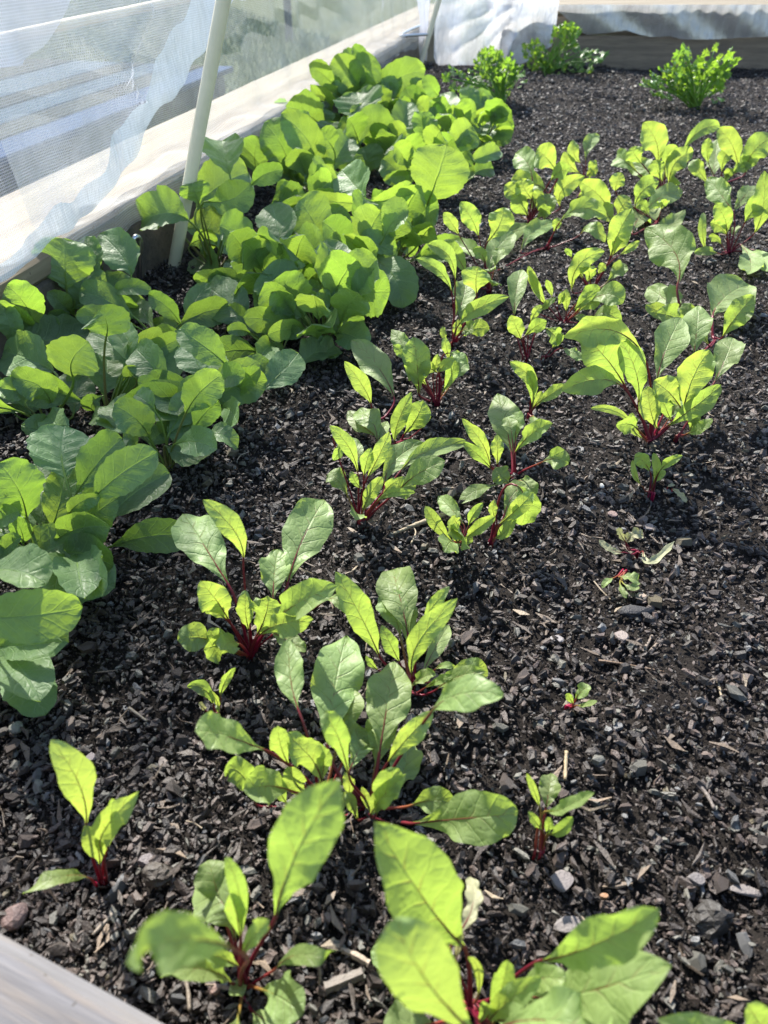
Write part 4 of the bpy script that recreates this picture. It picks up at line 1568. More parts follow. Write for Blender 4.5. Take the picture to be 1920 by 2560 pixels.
clump([('T11', 440, 880), ('T11', 150, 660), ('Z1', 930, 1175), ('T11', 640, 560), ('T11', 330, 330), ('T11', 900, 380), ('T10', 420, 1310), ('T10', 1100, 1260), ('T10', 750, 1100),
       ('T10', 1240, 1000), ('T10', 960, 900), ('T10', 330, 1020), ('T10', 660, 850), ('T10', 1450, 980)],
 [('T10', '''
1110,1325 1180,1130 1235,940 345 0.2 0 cup:0.06 wv:0.03
772,965 770,850 650,765 255 0.3 0
600,1000 570,880 545,780 325 0.05 0
220,1140 175,960 50,790 235 0.2 0
385,1085 330,900 150,740 195 0.25 0
485,1100 545,980 605,892 175 0.0 0
722,1122 715,1030 690,948 205 0.3 0
492,1225 400,1190 315,1150 125 -0.2 20
705,1290 640,1200 555,1105 245 -0.15 0
735,1310 540,1310 320,1270 110 0.3 -20
725,1310 880,1280 1012,1180 115 0.25 -12
962,1245 920,1120 820,1028 180 0.1 0
1060,1080 980,1050 905,1020 80 0.0 10
905,900 955,780 985,660 155 0.0 0
1000,862 1030,720 965,565 190 0.3 0
1005,865 1110,770 1260,715 165 0.3 -6
1125,670 1110,600 1130,550 155 0.3 0
1200,922 1245,760 1215,590 180 -0.05 0
1385,755 1450,660 1565,690 135 0.0 25
1400,760 1480,730 1565,725 70 0.3 -20
1385,990 1440,860 1485,742 205 0.05 0
1560,885 1600,840 1675,825 80 0.3 0
655,605 600,500 480,420 200 0.3 0
660,605 700,480 770,370 200 0.3 0
805,655 900,520 1110,462 190 0.3 -5
520,565 430,480 342,415 115 -0.15 8
560,635 500,600 435,575 80 0.35 0
705,800 680,700 650,588 285 -0.05 0
465,850 330,740 165,670 225 -0.05 8
490,720 440,640 370,575 110 -0.1 0
725,400 680,350 625,305 75 0.2 0
690,425 620,380 530,410 90 0.0 20
1010,1040 930,980 870,930 170 0.0 0
1370,1055 1480,1010 1600,965 100 0.0 15
840,660 800,620 770,570 120 0.3 0
1180,620 1140,570 1090,490 90 0.3 0
320,880 260,820 220,760 140 0.1 0
1120,1180 1080,1090 1050,1020 130 0.0 0
1420,1130 1460,1100 1540,1090 120 -0.1 20
60,1000 30,930 0,890 150 0.3 0
500,960 460,900 420,840 150 0.1 0
'''), ('Z1', '''
812,950 720,920 612,960 148 -0.1 28 o:9
800,985 920,1005 1055,1062 172 -0.1 35
992,752 970,670 955,588 165 -0.1 0
852,900 950,800 1095,735 195 -0.1 5
1112,752 1100,670 1115,588 115 0.3 0
1085,800 1150,750 1225,735 82 0.35 -10
980,1125 1090,1150 1262,1190 155 -0.05 35
960,1200 900,1150 838,1098 130 -0.1 0
1000,1225 920,1200 838,1225 70 0.35 -25
860,880 840,820 830,790 120 0.2 0
900,870 1000,860 1080,790 130 0.2 0
1260,960 1220,920 1190,870 110 0.1 0
820,1060 870,1040 900,1100 100 0.0 10
'''), ('T11', '''
172,270 140,130 100,-10 235 -0.1 0
395,300 385,130 365,-70 272 -0.1 0 cup:0.05
495,-10 570,120 742,190 100 0.35 -20
1000,30 900,110 712,125 125 0.1 -10
410,330 340,270 250,245 130 0.0 10
490,555 490,400 530,245 222 -0.1 0
640,315 760,260 895,305 135 0.0 38
760,350 890,460 960,670 230 0.25 20 wv:0.03
610,600 720,570 868,560 290 0.25 -14 cup:0.05
485,650 560,720 600,845 220 0.2 14
-60,450 80,420 245,480 185 0.0 32
560,600 520,570 470,560 120 0.1 0
320,560 360,540 440,560 90 0.0 20
250,400 220,350 160,290 150 0.0 0
380,690 420,640 460,540 100 0.3 0
350,640 360,600 330,570 80 0.1 0
620,380 660,330 740,330 140 0.1 0
300,720 330,660 320,610 90 0.0 0
880,200 960,230 1040,330 120 -0.05 20
760,60 800,20 870,-30 130 0.1 0
''')],
 ['radish plant with a pale hanging leaf at the lower front of the big radish mass',
  'radish plant with big flat leaves just right of the foot of the nearest hoop pole',
  'radish plant with a leaf held out left across the nearest hoop pole',
  'radish plant with a bright half shaded leaf front right of the big mass',
  'radish plant with veined dull leaves in the front of the big mass',
  'radish plant with a wet shiny leaf at the right front of the big mass',
  'radish plant with a bright draped leaf at the left of the big mass',
  'radish plant with a large glowing leaf showing every vein, centre of the big mass',
  'radish plant with cupped leaves in the middle of the big mass behind the glowing leaf',
  'radish plant with a dark broad leaf at the right shoulder of the big mass',
  'radish plant with a star lobed bright leaf near the top of the big mass',
  'radish plant with two tall overlapping bright leaves just behind the near hoop pole',
  'radish plant with fan shaped bright leaves at the very top of the big mass',
  'radish plant with rounded wet leaves, far right of the big mass'], 1.0, crown=10)

# ------------------------------------------------------------------ parsley
def leaflet(c, ax, n, R, rnd, V, F, U):
    """one toothed, lobed fan on axis ax with normal n"""
    b = ax.cross(n).normalized()
    k0 = len(V)
    V.append(c - ax * R * 0.35); U.append((0.5, 0.0))
    V.append(c + ax * R * 0.15 + n * R * 0.10); U.append((0.5, 0.5))
    m = 15
    ring = []
    for i in range(m):
        an = -2.15 + 4.3 * i / (m - 1)
        lobe = 0.72 + 0.28 * abs(math.cos(an * 1.45))
        r = R * lobe * (1.0 if i % 2 == 0 else 0.74) * rnd.uniform(0.88, 1.12)
        V.append(c + ax * (math.cos(an) * r * 1.05) + b * (math.sin(an) * r * 0.92) + n * (R * rnd.uniform(-0.2, 0.16) + 0.12 * R * math.cos(an * 3)))
        U.append((0.5 + 0.45 * math.sin(an), 0.5 + 0.45 * math.cos(an)))
        ring.append(len(V) - 1)
    for i in range(m - 1):
        F.append((k0 + 1, ring[i], ring[i + 1]))
    F.append((k0 + 1, k0, ring[0])); F.append((k0 + 1, ring[-1], k0))

def parsley(reg, bx, by, label, centres, size, seed):
    rnd = random.Random(seed)
    b = on_z(*px(reg, bx, by)); b.z = float(hsoil(b.x, b.y))
    root = empty('parsley_plant', b, label, 'parsley plant', 'parsley plants at the far end')
    for (x, y) in centres:
        q = px(reg, x, y)
        p = on_y(q[0], q[1], b.y + rnd.uniform(-0.075, 0.06))
        if p.z < 0.012: p.z = 0.012
        out = (p - b); out.z *= 0.6
        ax0 = (out.normalized() * Vector((1, 1, 0.4)).length * 0.7 + UP * 0.05 + Vector((rnd.uniform(-.3, .3), rnd.uniform(-.4, .1), 0))).normalized()
        n0 = (UP + Vector((rnd.uniform(-.7, .7), rnd.uniform(-1.5, -.3), 0))).normalized()
        n0 = (n0 - ax0 * n0.dot(ax0)).normalized()
        side = ax0.cross(n0)
        V, F, U = [], [], []
        R = size * rnd.uniform(0.8, 1.2)
        joints = []
        for (f, sd, sc) in ((0.9, 0, 1.0), (0.1, 0.9, 0.85), (0.1, -0.9, 0.85), (-0.75, 0.8, 0.6), (-0.75, -0.8, 0.6)):
            c = p + ax0 * R * f * 1.35 + side * R * sd * 1.45
            a2 = (ax0 + side * (0.75 * sd)).normalized()
            n2 = (n0 + Vector((rnd.uniform(-.45, .45), rnd.uniform(-.45, .45), rnd.uniform(-.2, .2)))).normalized()
            n2 = (n2 - a2 * n2.dot(a2)).normalized()
            leaflet(c, a2, n2, R * sc * rnd.uniform(0.85, 1.1), rnd, V, F, U)
            joints.append(c)
        blade = mesh_obj('leaf', [v - root.location for v in V], F, M_PARSLEY, root, uvs=U, smooth=False)
        base = b + Vector((rnd.uniform(-.012, .012), rnd.uniform(-.012, .012), -0.006))
        mid = (base + p) * 0.5 + Vector((0, 0, 0.18 * (p - base).length)) - (p - base) * 0.10
        pts = []
        for i in range(9):
            t = i / 8
            pts.append(base * (1 - t) ** 2 + mid * 2 * t * (1 - t) + p * t * t)
        pts.append(p + ax0 * R * 0.9)
        V, F, U = tube_geo([q_ - root.location for q_ in pts], [0.0030 - 0.0017 * i / 9 for i in range(10)], 6)
        mesh_obj('stalk', V, F, M_PARSTALK, blade, uvs=U)
    return root

def cloud(seed, spec):
    rnd = random.Random(seed); out = []
    for (x, y, rx, ry, n) in spec:
        for _ in range(n):
            a = rnd.uniform(0, 6.28); r = rnd.uniform(0.1, 1) ** 0.6
            out.append((x + rx * r * math.cos(a), y + ry * r * math.sin(a)))
    return out
parsley('Z2', 1345, 462, 'round bushy parsley standing apart at the far right', [(x, y + 42) for x, y in cloud(3, [(1200, 310, 95, 45, 7), (1330, 300, 100, 50, 8), (1430, 245, 60, 45, 6), (1450, 330, 60, 45, 5), (1270, 350, 80, 30, 3), (1295, 235, 35, 20, 3)])], 0.0215, 5)
parsley('Z2', 505, 452, 'parsley at the right end of the radish mass, nearer of the left pair', [(x, y + 30) for x, y in cloud(4, [(450, 235, 40, 25, 6), (500, 300, 90, 40, 9), (325, 315, 50, 22, 3), (385, 345, 40, 20, 2), (560, 300, 50, 40, 4), (480, 370, 50, 20, 2)])], 0.020, 6)
parsley('Z2', 700, 322, 'taller parsley in front of the gathered mesh, further of the left pair', [(x, y + 22) for x, y in cloud(5, [(780, 145, 45, 25, 7), (690, 230, 80, 30, 8), (870, 225, 50, 20, 5), (640, 190, 30, 15, 2), (770, 260, 70, 20, 3), (690, 285, 30, 15, 2)])], 0.021, 7)

# ------------------------------------------------------------------ bark mulch
PAL = np.array([[.016, .014, .013], [.024, .021, .019], [.038, .033, .031], [.060, .052, .050], [.10, .087, .083], [.16, .138, .13], [.24, .21, .185], [.12, .075, .05]])
PAL = np.minimum(PAL * np.array([1.24, 1.04, 0.90]), 0.095)
PW = np.array([.25, .25, .22, .15, .09, .03, .005, .005])

def chip_block(n):
    """n irregular chips -> centred vertex arrays (n,10,3) and the shared face list"""
    ang = np.linspace(0, 2 * np.pi, 5, endpoint=False)
    ring = np.stack([np.cos(ang), np.sin(ang)], 1)
    v = np.zeros((n, 10, 3))
    v[:, :5, :2] = ring[None] * RNG.uniform(0.6, 1.15, (n, 5, 1))
    v[:, 5:, :2] = v[:, :5, :2] * RNG.uniform(0.55, 0.98, (n, 5, 1)) + RNG.normal(0, 0.10, (n, 1, 2))
    v[:, :5, 2] = -1 + RNG.normal(0, 0.2, (n, 5))
    v[:, 5:, 2] = 1 + RNG.normal(0, 0.35, (n, 5)) + RNG.normal(0, 0.5, (n, 1)) * v[:, 5:, 0]
    f = [[0, 1, 2], [0, 2, 3], [0, 3, 4]][0:0]
    top = [[5, 6, 7], [5, 7, 8], [5, 8, 9]]
    sid = []
    for i in range(5):
        j = (i + 1) % 5
        sid += [[i, j, 5 + j], [i, 5 + j, 5 + i]]
    return v, np.array(top + sid)

def rot_xyz(v, rx, ry, rz):
    cx, sx, cy, sy, cz, sz_ = np.cos(rx), np.sin(rx), np.cos(ry), np.sin(ry), np.cos(rz), np.sin(rz)
    x, y, z = v[..., 0], v[..., 1], v[..., 2]
    y, z = y * cx[:, None] - z * sx[:, None], y * sx[:, None] + z * cx[:, None]
    x, z = x * cy[:, None] + z * sy[:, None], -x * sy[:, None] + z * cy[:, None]
    x, y = x * cz[:, None] - y * sz_[:, None], x * sz_[:, None] + y * cz[:, None]
    return np.stack([x, y, z], -1)

def bulk_mesh(name, vv, ff, tint, mat):
    """vv (n,k,3), shared faces ff (m,3), one tint per piece -> one mesh object"""
    n, k = vv.shape[:2]
    fa = (ff[None] + (np.arange(n) * k)[:, None, None]).reshape(-1, 3)
    me = bpy.data.meshes.new(name)
    me.vertices.add(n * k); me.vertices.foreach_set('co', vv.reshape(-1, 3).astype(np.float32).ravel())
    m = len(fa)
    me.loops.add(3 * m); me.loops.foreach_set('vertex_index', fa.astype(np.int32).ravel())
    me.polygons.add(m); me.polygons.foreach_set('loop_start', np.arange(0, 3 * m, 3, dtype=np.int32))
    me.polygons.foreach_set('loop_total', np.full(m, 3, dtype=np.int32))
    at = me.color_attributes.new('tint', 'FLOAT_COLOR', 'POINT')
    col = np.ones((n, k, 4), dtype=np.float32); col[..., :3] = tint[:, None, :]
    at.data.foreach_set('color', col.ravel())
    me.materials.append(mat)
    me.polygons.foreach_set('use_smooth', np.zeros(m, dtype=bool))
    me.update(calc_edges=True)
    o = bpy.data.objects.new(name, me); COL.objects.link(o)
    return o

def bed_points(n):
    """points in the bed, thick near the camera and thinning with distance"""
    out = []
    tot = 0
    cn = np.array([[c_nl.x, c_nl.y], [c_nr.x, c_nr.y], [c_fl.x, c_fl.y], [c_fr.x, c_fr.y]])
    while tot < n:
        s = RNG.uniform(0, 1, 400000) ** 1.9; t = RNG.uniform(0, 1, 400000)
        a = cn[0] + (cn[1] - cn[0]) * t[:, None]; b = cn[2] + (cn[3] - cn[2]) * t[:, None]
        p = a + (b - a) * s[:, None]
        # keep what the camera can reach, with a margin
        ok = (np.abs(p[:, 0]) < 0.24 + 0.66 * (p[:, 1] * CP + CAM_H * SP)) & (p[:, 1] > -0.06)
        p = p[ok]; d = np.hypot(p[:, 0], p[:, 1])
        keep = RNG.uniform(0, 1, len(p)) < np.clip(0.55 / np.maximum(d, 0.4), 0, 1) ** 0.35
        p = p[keep]
        out.append(p); tot += len(p)
    return np.concatenate(out)[:n]

def mulch(n, lmin, lmax, lift, seed_tint, aspect=(0.35, 0.85), thick=(0.22, 0.55), tilt=0.32):
    p = bed_points(n)
    d = np.hypot(p[:, 0], p[:, 1])
    L = lmin * (lmax / lmin) ** (RNG.uniform(0, 1, n) ** 1.7) * np.clip(0.92 + 0.16 * d, 1.0, 1.5)
    v, f = chip_block(n)
    W = L * RNG.uniform(*aspect, n); H = L * RNG.uniform(*thick, n)
    v = v * np.stack([L, W, H], 1)[:, None, :] * 0.5
    v = rot_xyz(v, RNG.normal(0, tilt, n), RNG.normal(0, tilt, n), RNG.uniform(0, 2 * np.pi, n))
    z = hsoil(p[:, 0], p[:, 1]) + H * 0.25 + RNG.uniform(-0.001, lift, n)
    v += np.stack([p[:, 0], p[:, 1], z], 1)[:, None, :]
    tint = PAL[RNG.choice(len(PAL), n, p=PW)] * RNG.uniform(0.75, 1.3, (n, 1))
    return v, f, tint
A = mulch(104000, 0.0018, 0.0055, 0.002, 0, (0.3, 0.9), (0.2, 0.6), 0.45)
B = mulch(54000, 0.0055, 0.0145, 0.0035, 0, (0.22, 0.68), (0.10, 0.34), 0.28)
o = bulk_mesh('bark_mulch', np.concatenate([A[0], B[0]]), A[1], np.concatenate([A[2], B[2]]), M_CHIP)
tag(o, 'dark bark and grit mulch covering the soil', 'mulch', None, 'stuff')

# crumbs of compost between the chips
n = 145000
p = bed_points(n)
d = np.hypot(p[:, 0], p[:, 1])
v = RNG.normal(0, 1, (n, 4, 3)); v /= np.linalg.norm(v, axis=2, keepdims=True)
v[:, 0] = [0, 0, 1]; v[:, 1:, 2] -= 0.3
v = v * (RNG.uniform(0.0007, 0.0017, n) * np.clip(0.9 + 0.2 * d, 1, 1.6))[:, None, None]
v += np.stack([p[:, 0], p[:, 1], hsoil(p[:, 0], p[:, 1]) + RNG.uniform(-0.001, 0.0035, n)], 1)[:, None, :]
o = bulk_mesh('soil_crumbs', v, np.array([[0, 1, 2], [0, 2, 3], [0, 3, 1], [1, 3, 2]]), PAL[RNG.choice(4, n)] * RNG.uniform(.7, 1.3, (n, 1)), M_CHIP)
tag(o, 'fine dark compost crumbs lying between the bark pieces', 'soil crumbs', None, 'stuff')

# fibres and thin twigs worked into the mulch
n = 2400
p = bed_points(n)
L = RNG.uniform(0.006, 0.022, n); r = RNG.uniform(0.00035, 0.0008, n)
v = np.zeros((n, 9, 3))
for i, x in enumerate((-0.5, 0.0, 0.5)):
    for j in range(3):
        a = 2 * np.pi * j / 3
        v[:, i * 3 + j, 0] = x * L
        v[:, i * 3 + j, 1] = math.cos(a) * r + (0.0 if i != 1 else 1.0) * RNG.normal(0, 0.0014, n)
        v[:, i * 3 + j, 2] = math.sin(a) * r
mids = RNG.normal(0, 0.10, n) * L
v[:, 3:6, 1] += mids[:, None]
ff = []
for i in range(2):
    for j in range(3):
        j2 = (j + 1) % 3
        ff += [[i * 3 + j, i * 3 + j2, i * 3 + 3 + j2], [i * 3 + j, i * 3 + 3 + j2, i * 3 + 3 + j]]
v = rot_xyz(v, RNG.normal(0, 0.3, n), RNG.normal(0, 0.22, n), RNG.uniform(0, 2 * np.pi, n))
v += np.stack([p[:, 0], p[:, 1], hsoil(p[:, 0], p[:, 1]) + RNG.uniform(0.002, 0.007, n)], 1)[:, None, :]
TW = np.array([[.15, .11, .075], [.09, .065, .045], [.05, .037, .028], [.24, .19, .13]])
o = bulk_mesh('plant_fibre', v, np.array(ff), TW[RNG.choice(4, n, p=[.25, .35, .3, .1])] * RNG.uniform(.7, 1.2, (n, 1)), M_CHIP)
tag(o, 'thin straw and bark fibres scattered through the mulch', 'fibres', None, 'stuff')

# the larger chips one can pick out: parts of the soil
shapes = []
cv, cf = chip_block(14)
for i in range(14):
    L = 1.0
    q = cv[i] * np.array([0.5, 0.5 * RNG.uniform(0.4, 0.85), 0.5 * RNG.uniform(0.18, 0.4)])
    me = bpy.data.meshes.new('bark_chip')
    me.from_pydata([tuple(a) for a in q], [], [tuple(int(b) for b in a) for a in cf])
    at = me.color_attributes.new('tint', 'FLOAT_COLOR', 'POINT')
    t_ = PAL[[1, 2, 3, 3, 4, 4, 5, 2, 3, 5, 7, 2, 4, 6][i]]
    for d_ in at.data: d_.color = (*t_, 1)
    me.materials.append(M_CHIP)
    me.polygons.foreach_set('use_smooth', [False] * len(me.polygons))
    shapes.append(me)
cp = bed_points(5200)
rr_ = np.hypot(cp[:, 0], cp[:, 1])
cp = cp[(rr_ < 0.75)][:270]
for (x, y) in cp:
    o = bpy.data.objects.new('bark_chip', random.choice(shapes))
    L = random.uniform(0.010, 0.019)
    o.scale = (L, L * random.uniform(.7, 1.1), L)
    o.rotation_euler = (random.gauss(0, .25), random.gauss(0, .25), random.uniform(0, 6.28))
    o.location = (x, y, float(hsoil(np.float64(x), np.float64(y))) + 0.0045)
    o.parent = soil
    COL.objects.link(o)

# ------------------------------------------------------------------ stones, sticks and scraps one could pick up
def tinted(me, n, c):
    at = me.color_attributes.new('tint', 'FLOAT_COLOR', 'POINT')
    for d_ in at.data: d_.color = (*c, 1)

def stone(reg, x, y, wpx, hpx, thick, col, name, label, cat, rough=0.1, yaw=0.0, flat=0.0, seed=0, sub=2):
    rnd = random.Random(seed + int(x))
    import bmesh
    b = on_z(*px(reg, x, y), 0.005)
    sc_ = axial(b) / FPX / REG[reg][2]
    rx = wpx * sc_ / 2; ry = hpx * sc_ / 2 / max(0.35, (CAM_H / (b - CAMV).length)); rz = thick / 2
    bm = bmesh.new()
    bmesh.ops.create_icosphere(bm, subdivisions=sub, radius=1.0)
    dirs = [Vector((rnd.gauss(0, 1), rnd.gauss(0, 1), rnd.gauss(0, .7))).normalized() for _ in range(9)]
    cuts = [rnd.uniform(0.62, 0.9) for _ in dirs]
    for v_ in bm.verts:
        p_ = v_.co.copy()
        for dd_, cc_ in zip(dirs, cuts):
            e = p_.dot(dd_)
            if e > cc_: p_ -= dd_ * (e - cc_)
        if flat and p_.z > flat: p_.z = flat + 0.1 * (p_.z - flat)
        p_ += Vector((rnd.gauss(0, 1), rnd.gauss(0, 1), rnd.gauss(0, 1))) * 0.02 * rough * 10 * 0.5
        v_.co = Vector((p_.x * rx, p_.y * ry, p_.z * rz))
    me = bpy.data.meshes.new(name)
    bm.to_mesh(me); bm.free()
    me.polygons.foreach_set('use_smooth', [False] * len(me.polygons))
    tinted(me, 0, tuple(q * 0.62 for q in col))
    me.materials.append(M_CHIP)
    o = bpy.data.objects.new(name, me); COL.objects.link(o)
    o.location = (b.x, b.y, float(hsoil(b.x, b.y)) + rz * 0.55 + 0.002)
    o.rotation_euler = (rnd.uniform(-.12, .12), rnd.uniform(-.12, .12), math.radians(yaw))
    tag(o, label, cat, {'stone': 'loose stones on the mulch', 'clod': 'clods on the mulch'}.get(cat, 'loose bark pieces on the mulch'))
    return o

stone('Z7', 62, 772, 112, 112, 0.011, (.30, .20, .175), 'stone', 'pink granite pebble at the far lower left near the pale timber', 'stone', seed=1)
stone('Z5', 55, 1042, 68, 50, 0.008, (.30, .30, .25), 'stone', 'speckled pale grey pebble at the left edge of the mulch', 'stone', seed=2)
stone('Z8', 780, 592, 116, 92, 0.005, (.23, .20, .195), 'bark_piece', 'flat square grey flake below the bent stem seedling', 'bark flake', 0.06, 0, 0.3, seed=3)
stone('Z8', 808, 802, 150, 80, 0.010, (.22, .19, .175), 'bark_piece', 'large rough grey lump just above the big spreading leaf at bottom right', 'bark lump', 0.25, 0, 0.4, seed=4)
stone('Z8', 1592, 628, 165, 52, 0.005, (.20, .175, .165), 'bark_piece', 'long flat grey flake at the right edge above the hollow in the soil', 'bark flake', 0.06, -12, 0.3, seed=5)
stone('Z8', 1368, 584, 88, 56, 0.006, (.18, .16, .155), 'stone', 'rounded grey chip up left of the hollow in the soil', 'stone', 0.1, 0, 0.4, seed=6)
stone('T04', 1020, 385, 210, 130, 0.013, (.075, .058, .042), 'clod', 'crumbly brown clod right of the small lower left beet', 'clod', 0.7, 0, 0, seed=7, sub=3)
stone('T04', 950, 272, 120, 80, 0.008, (.17, .14, .14), 'stone', 'purple grey stone just above the crumbly brown clod', 'stone', 0.1, 0, 0.4, seed=8)
stone('T23', 290, 135, 105, 56, 0.004, (.27, .25, .25), 'stone', 'flat whitish stone in the middle of the open right hand mulch', 'stone', 0.06, -20, 0.3, seed=9)
stone('T22', 840, 1203, 72, 44, 0.004, (.34, .26, .20), 'stone', 'flat tan disc beside the fallen seedling', 'stone', 0.05, 0, 0.3, seed=10)
stone('T03', 570, 885, 80, 62, 0.006, (.24, .20, .20), 'stone', 'pinkish grey square stone up right of the small lower left beet', 'stone', 0.06, 20, 0.4, seed=11)
stone('T03', 1050, 942, 74, 66, 0.005, (.34, .27, .22), 'bark_piece', 'cream flake on the mulch below the thin beet seedling', 'bark flake', 0.08, 30, 0.4, seed=12)
stone('T24', 615, 455, 66, 36, 0.005, (.40, .20, .09), 'bark_piece', 'orange tan scrap below the square grey flake', 'bark flake', 0.1, 0, 0.4, seed=13)
stone('T22', 582, 490, 34, 28, 0.004, (.62, .62, .58), 'stone', 'tiny white stone left of the small crimson stemmed seedling', 'stone', seed=14)
stone('T22', 890, 740, 84, 44, 0.004, (.27, .215, .195), 'bark_piece', 'pale lens shaped flake above the withered seedling', 'bark flake', 0.05, 20, 0.3, seed=15)
stone('T22', 650, 690, 66, 38, 0.005, (.28, .19, .17), 'stone', 'rosy pebble up left of the withered seedling', 'stone', 0.08, -20, 0.4, seed=16)
stone('Z7', 932, 1092, 66, 50, 0.007, (.33, .22, .18), 'stone', 'pink stone under the leaves of the bottom beet', 'stone', seed=17)
stone('Z6', 1090, 572, 175, 50, 0.009, (.028, .025, .025), 'bark_piece', 'thick blackened bark stick below the fallen seedling', 'bark chunk', 0.1, 8, 0.6, seed=18)
stone('Z8', 1430, 760, 210, 150, 0.022, (.035, .029, .024), 'clod', 'dark fibrous clod over the hollow at lower right', 'clod', 0.6, 0, 0, seed=19, sub=3)
stone('Z6', 1020, 690, 0.1 + 66, 50, 0.006, (.26, .21, .185), 'stone', 'pale round edged stone among twigs at right', 'stone', 0.1, 0, 0.4, seed=20)

def stick(reg, pts, r0, r1, col, label, cat='twig', z0=0.006, sides=6, lift=0.0):
    P = []
    for i, q in enumerate(pts):
        g = on_z(*px(reg, *q), z0 + lift * i)
        P.append(g)
    c0 = P[0].copy()
    if len(P) == 2: P.insert(1, (P[0] + P[1]) * 0.5 + Vector((0.0006, 0.0004, 0.0008)))
    path = smooth_path(P, 4)
    n_ = len(path)
    rnd = random.Random(int(pts[0][0]))
    V, F, U = tube_geo([p_ - c0 for p_ in path], [(r0 + (r1 - r0) * i / (n_ - 1)) * rnd.uniform(.8, 1.15) for i in range(n_)], sides)
    o = mesh_obj('twig' if cat == 'twig' else 'bark_strip', V, F, M_CHIP, None, smooth=cat == 'twig')
    tinted(o.data, 0, tuple(q * 0.7 for q in col))
    o.location = c0
    tag(o, label, cat, 'loose twigs and strips on the mulch')
    return o
stick('T12', [(895, 803), (1010, 755), (1120, 715), (1235, 675)], .0016, .0026, (.36, .29, .18), 'long pale straw twig lying left of the low star shaped beet')
stick('T12', [(1005, 868), (1035, 800), (1022, 765)], .0008, .0006, (.42, .34, .22), 'short curved straw hanging below the long pale twig')
stick('T23', [(345, 1070), (348, 980), (353, 888)], .0013, .0014, (.40, .31, .18), 'straight tan straw lying above the bent stem seedling')
stick('T23', [(562, 298), (760, 328), (985, 372)], .0009, .0007, (.20, .13, .08), 'thin brown twig lying across the middle of the open mulch')
stick('T23', [(848, 245), (880, 190), (908, 138)], .0014, .0012, (.24, .19, .15), 'short grey brown stick, left of two side by side')
stick('T23', [(885, 262), (925, 210), (968, 165)], .0017, .0014, (.23, .18, .14), 'short grey brown stick, right of two side by side')
stick('T23', [(1328, 425), (1345, 480), (1358, 535)], .0011, .0009, (.42, .34, .22), 'tiny pale straw near the right hand shadow')
stick('T04', [(1228, 1240), (1222, 1130), (1200, 1020)], .0012, .0011, (.25, .20, .15), 'grey straw pointing at the bottom beet from below')
stick('T04', [(600, 750), (660, 690), (735, 612)], .0010, .0014, (.28, .23, .18), 'split straw lying below the small lower left beet')
stick('T14', [(445, 1095), (560, 1050), (690, 995)], .0034, .0030, (.21, .175, .145), 'broad grey bark strip lying right of the bottom beet', 'bark strip', 0.006, 5)
stick('T14', [(560, 850), (640, 880), (735, 935)], .0018, .0020, (.38, .30, .22), 'curled cream bark strip just above the broad grey one', 'bark strip', 0.006, 5)
stick('T14', [(418, 1090), (410, 960), (398, 830)], .0009, .0008, (.27, .22, .15), 'upright dry straw between the bottom beet and the grey bark strip', 'twig', 0.004, 6, 0.008)
stick('T03', [(835, 605), (890, 645), (952, 692)], .0011, .0008, (.30, .25, .18), 'pale splinter in the middle of the left mulch')
stick('T03', [(640, 1240), (700, 1175), (772, 1108)], .0006, .0005, (.34, .27, .18), 'fine pale stalk leaning up right beside the small lower left beet')
stick('T23', [(1210, 1100), (1265, 1170), (1312, 1262)], .0016, .0012, (.20, .165, .14), 'bent grey stick pointing down at the right')

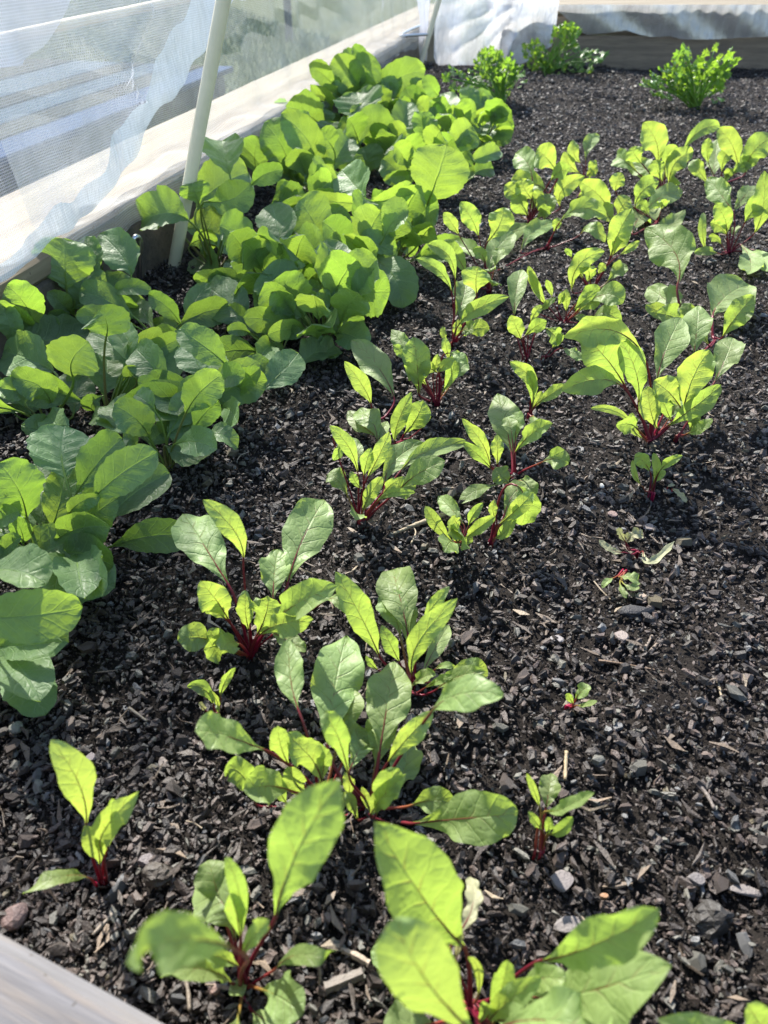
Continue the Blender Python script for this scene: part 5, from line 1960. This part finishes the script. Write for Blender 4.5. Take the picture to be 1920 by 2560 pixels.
# dry leaf scraps
sr = empty('dry_leaf', on_z(*px('T22', 1100, 575)), 'withered tan leaf scrap right of the crimson stemmed seedling', 'dry leaf')
rnd = random.Random(4)
def flat_leaf(root, reg, a, m, b, w, mat=M_WILT):
    s_, m_, t_ = (on_z(*px(reg, *q), 0.009) for q in (a, m, b))
    wd = w / REG[reg][2] * axial(m_) / FPX
    build_leaf(root, s_ - UP * 0.003, s_, m_, t_, wd, 25, 'wilt', rnd, 0.2, 0.12, 0.0005, 'coty', mat, M_PALESTALK)
flat_leaf(sr, 'T22', (1040, 515), (1085, 545), (1130, 595), 44)
cr = empty('dry_leaf', on_z(*px('T22', 1060, 480)), 'small ash coloured leaf crumb above the withered tan scrap', 'dry leaf')
flat_leaf(cr, 'T22', (1010, 500), (1030, 490), (1058, 485), 26)

# ------------------------------------------------------------------ dew drops on some leaves
M_WATER, t = new_mat('water')
k = NT(t)
g = k.n('ShaderNodeBsdfGlass'); g.inputs['IOR'].default_value = 1.33; g.inputs['Roughness'].default_value = 0.0
oo = k.n('ShaderNodeOutputMaterial'); k.link(g.outputs[0], oo.inputs[0])

def drops(blade, n, rmax, rnd):
    me = blade.data
    V, F = [], []
    off = blade.parent.location
    for _ in range(n):
        pl = me.polygons[rnd.randrange(len(me.polygons))]
        c, nn = pl.center, pl.normal
        side = 1 if (CAMV - (c + off)).dot(nn) > 0 else -1
        nn = nn * side
        if nn.z < 0.05: continue
        x = nn.orthogonal().normalized(); y = nn.cross(x)
        r = rmax * rnd.uniform(0.3, 1.0)
        k0 = len(V)
        for i, (h, q) in enumerate(((-0.1, 1.0), (0.25, 0.93), (0.48, 0.62))):
            for s in range(8):
                an = 2 * math.pi * s / 8
                V.append(c + (x * math.cos(an) + y * math.sin(an)) * r * q + nn * r * h)
        V.append(c + nn * r * 0.6)
        V.append(c - nn * r * 0.12)
        for i in range(2):
            for s in range(8):
                s2 = (s + 1) % 8
                F.append((k0 + i * 8 + s, k0 + i * 8 + s2, k0 + i * 8 + 8 + s2, k0 + i * 8 + 8 + s))
        for s in range(8):
            F.append((k0 + 16 + s, k0 + 16 + (s + 1) % 8, k0 + 24))
            F.append((k0 + (s + 1) % 8, k0 + s, k0 + 25))
    if V:
        d = mesh_obj('water_drops', V, F, M_WATER, blade)
        d['kind'] = 'stuff'
rnd = random.Random(11)
for (b, w, stl) in LEAVES:
    if rnd.random() < 0.33 and w > 0.02:
        drops(b, rnd.randint(2, 7), 0.0011 if w < 0.04 else 0.0014, rnd)
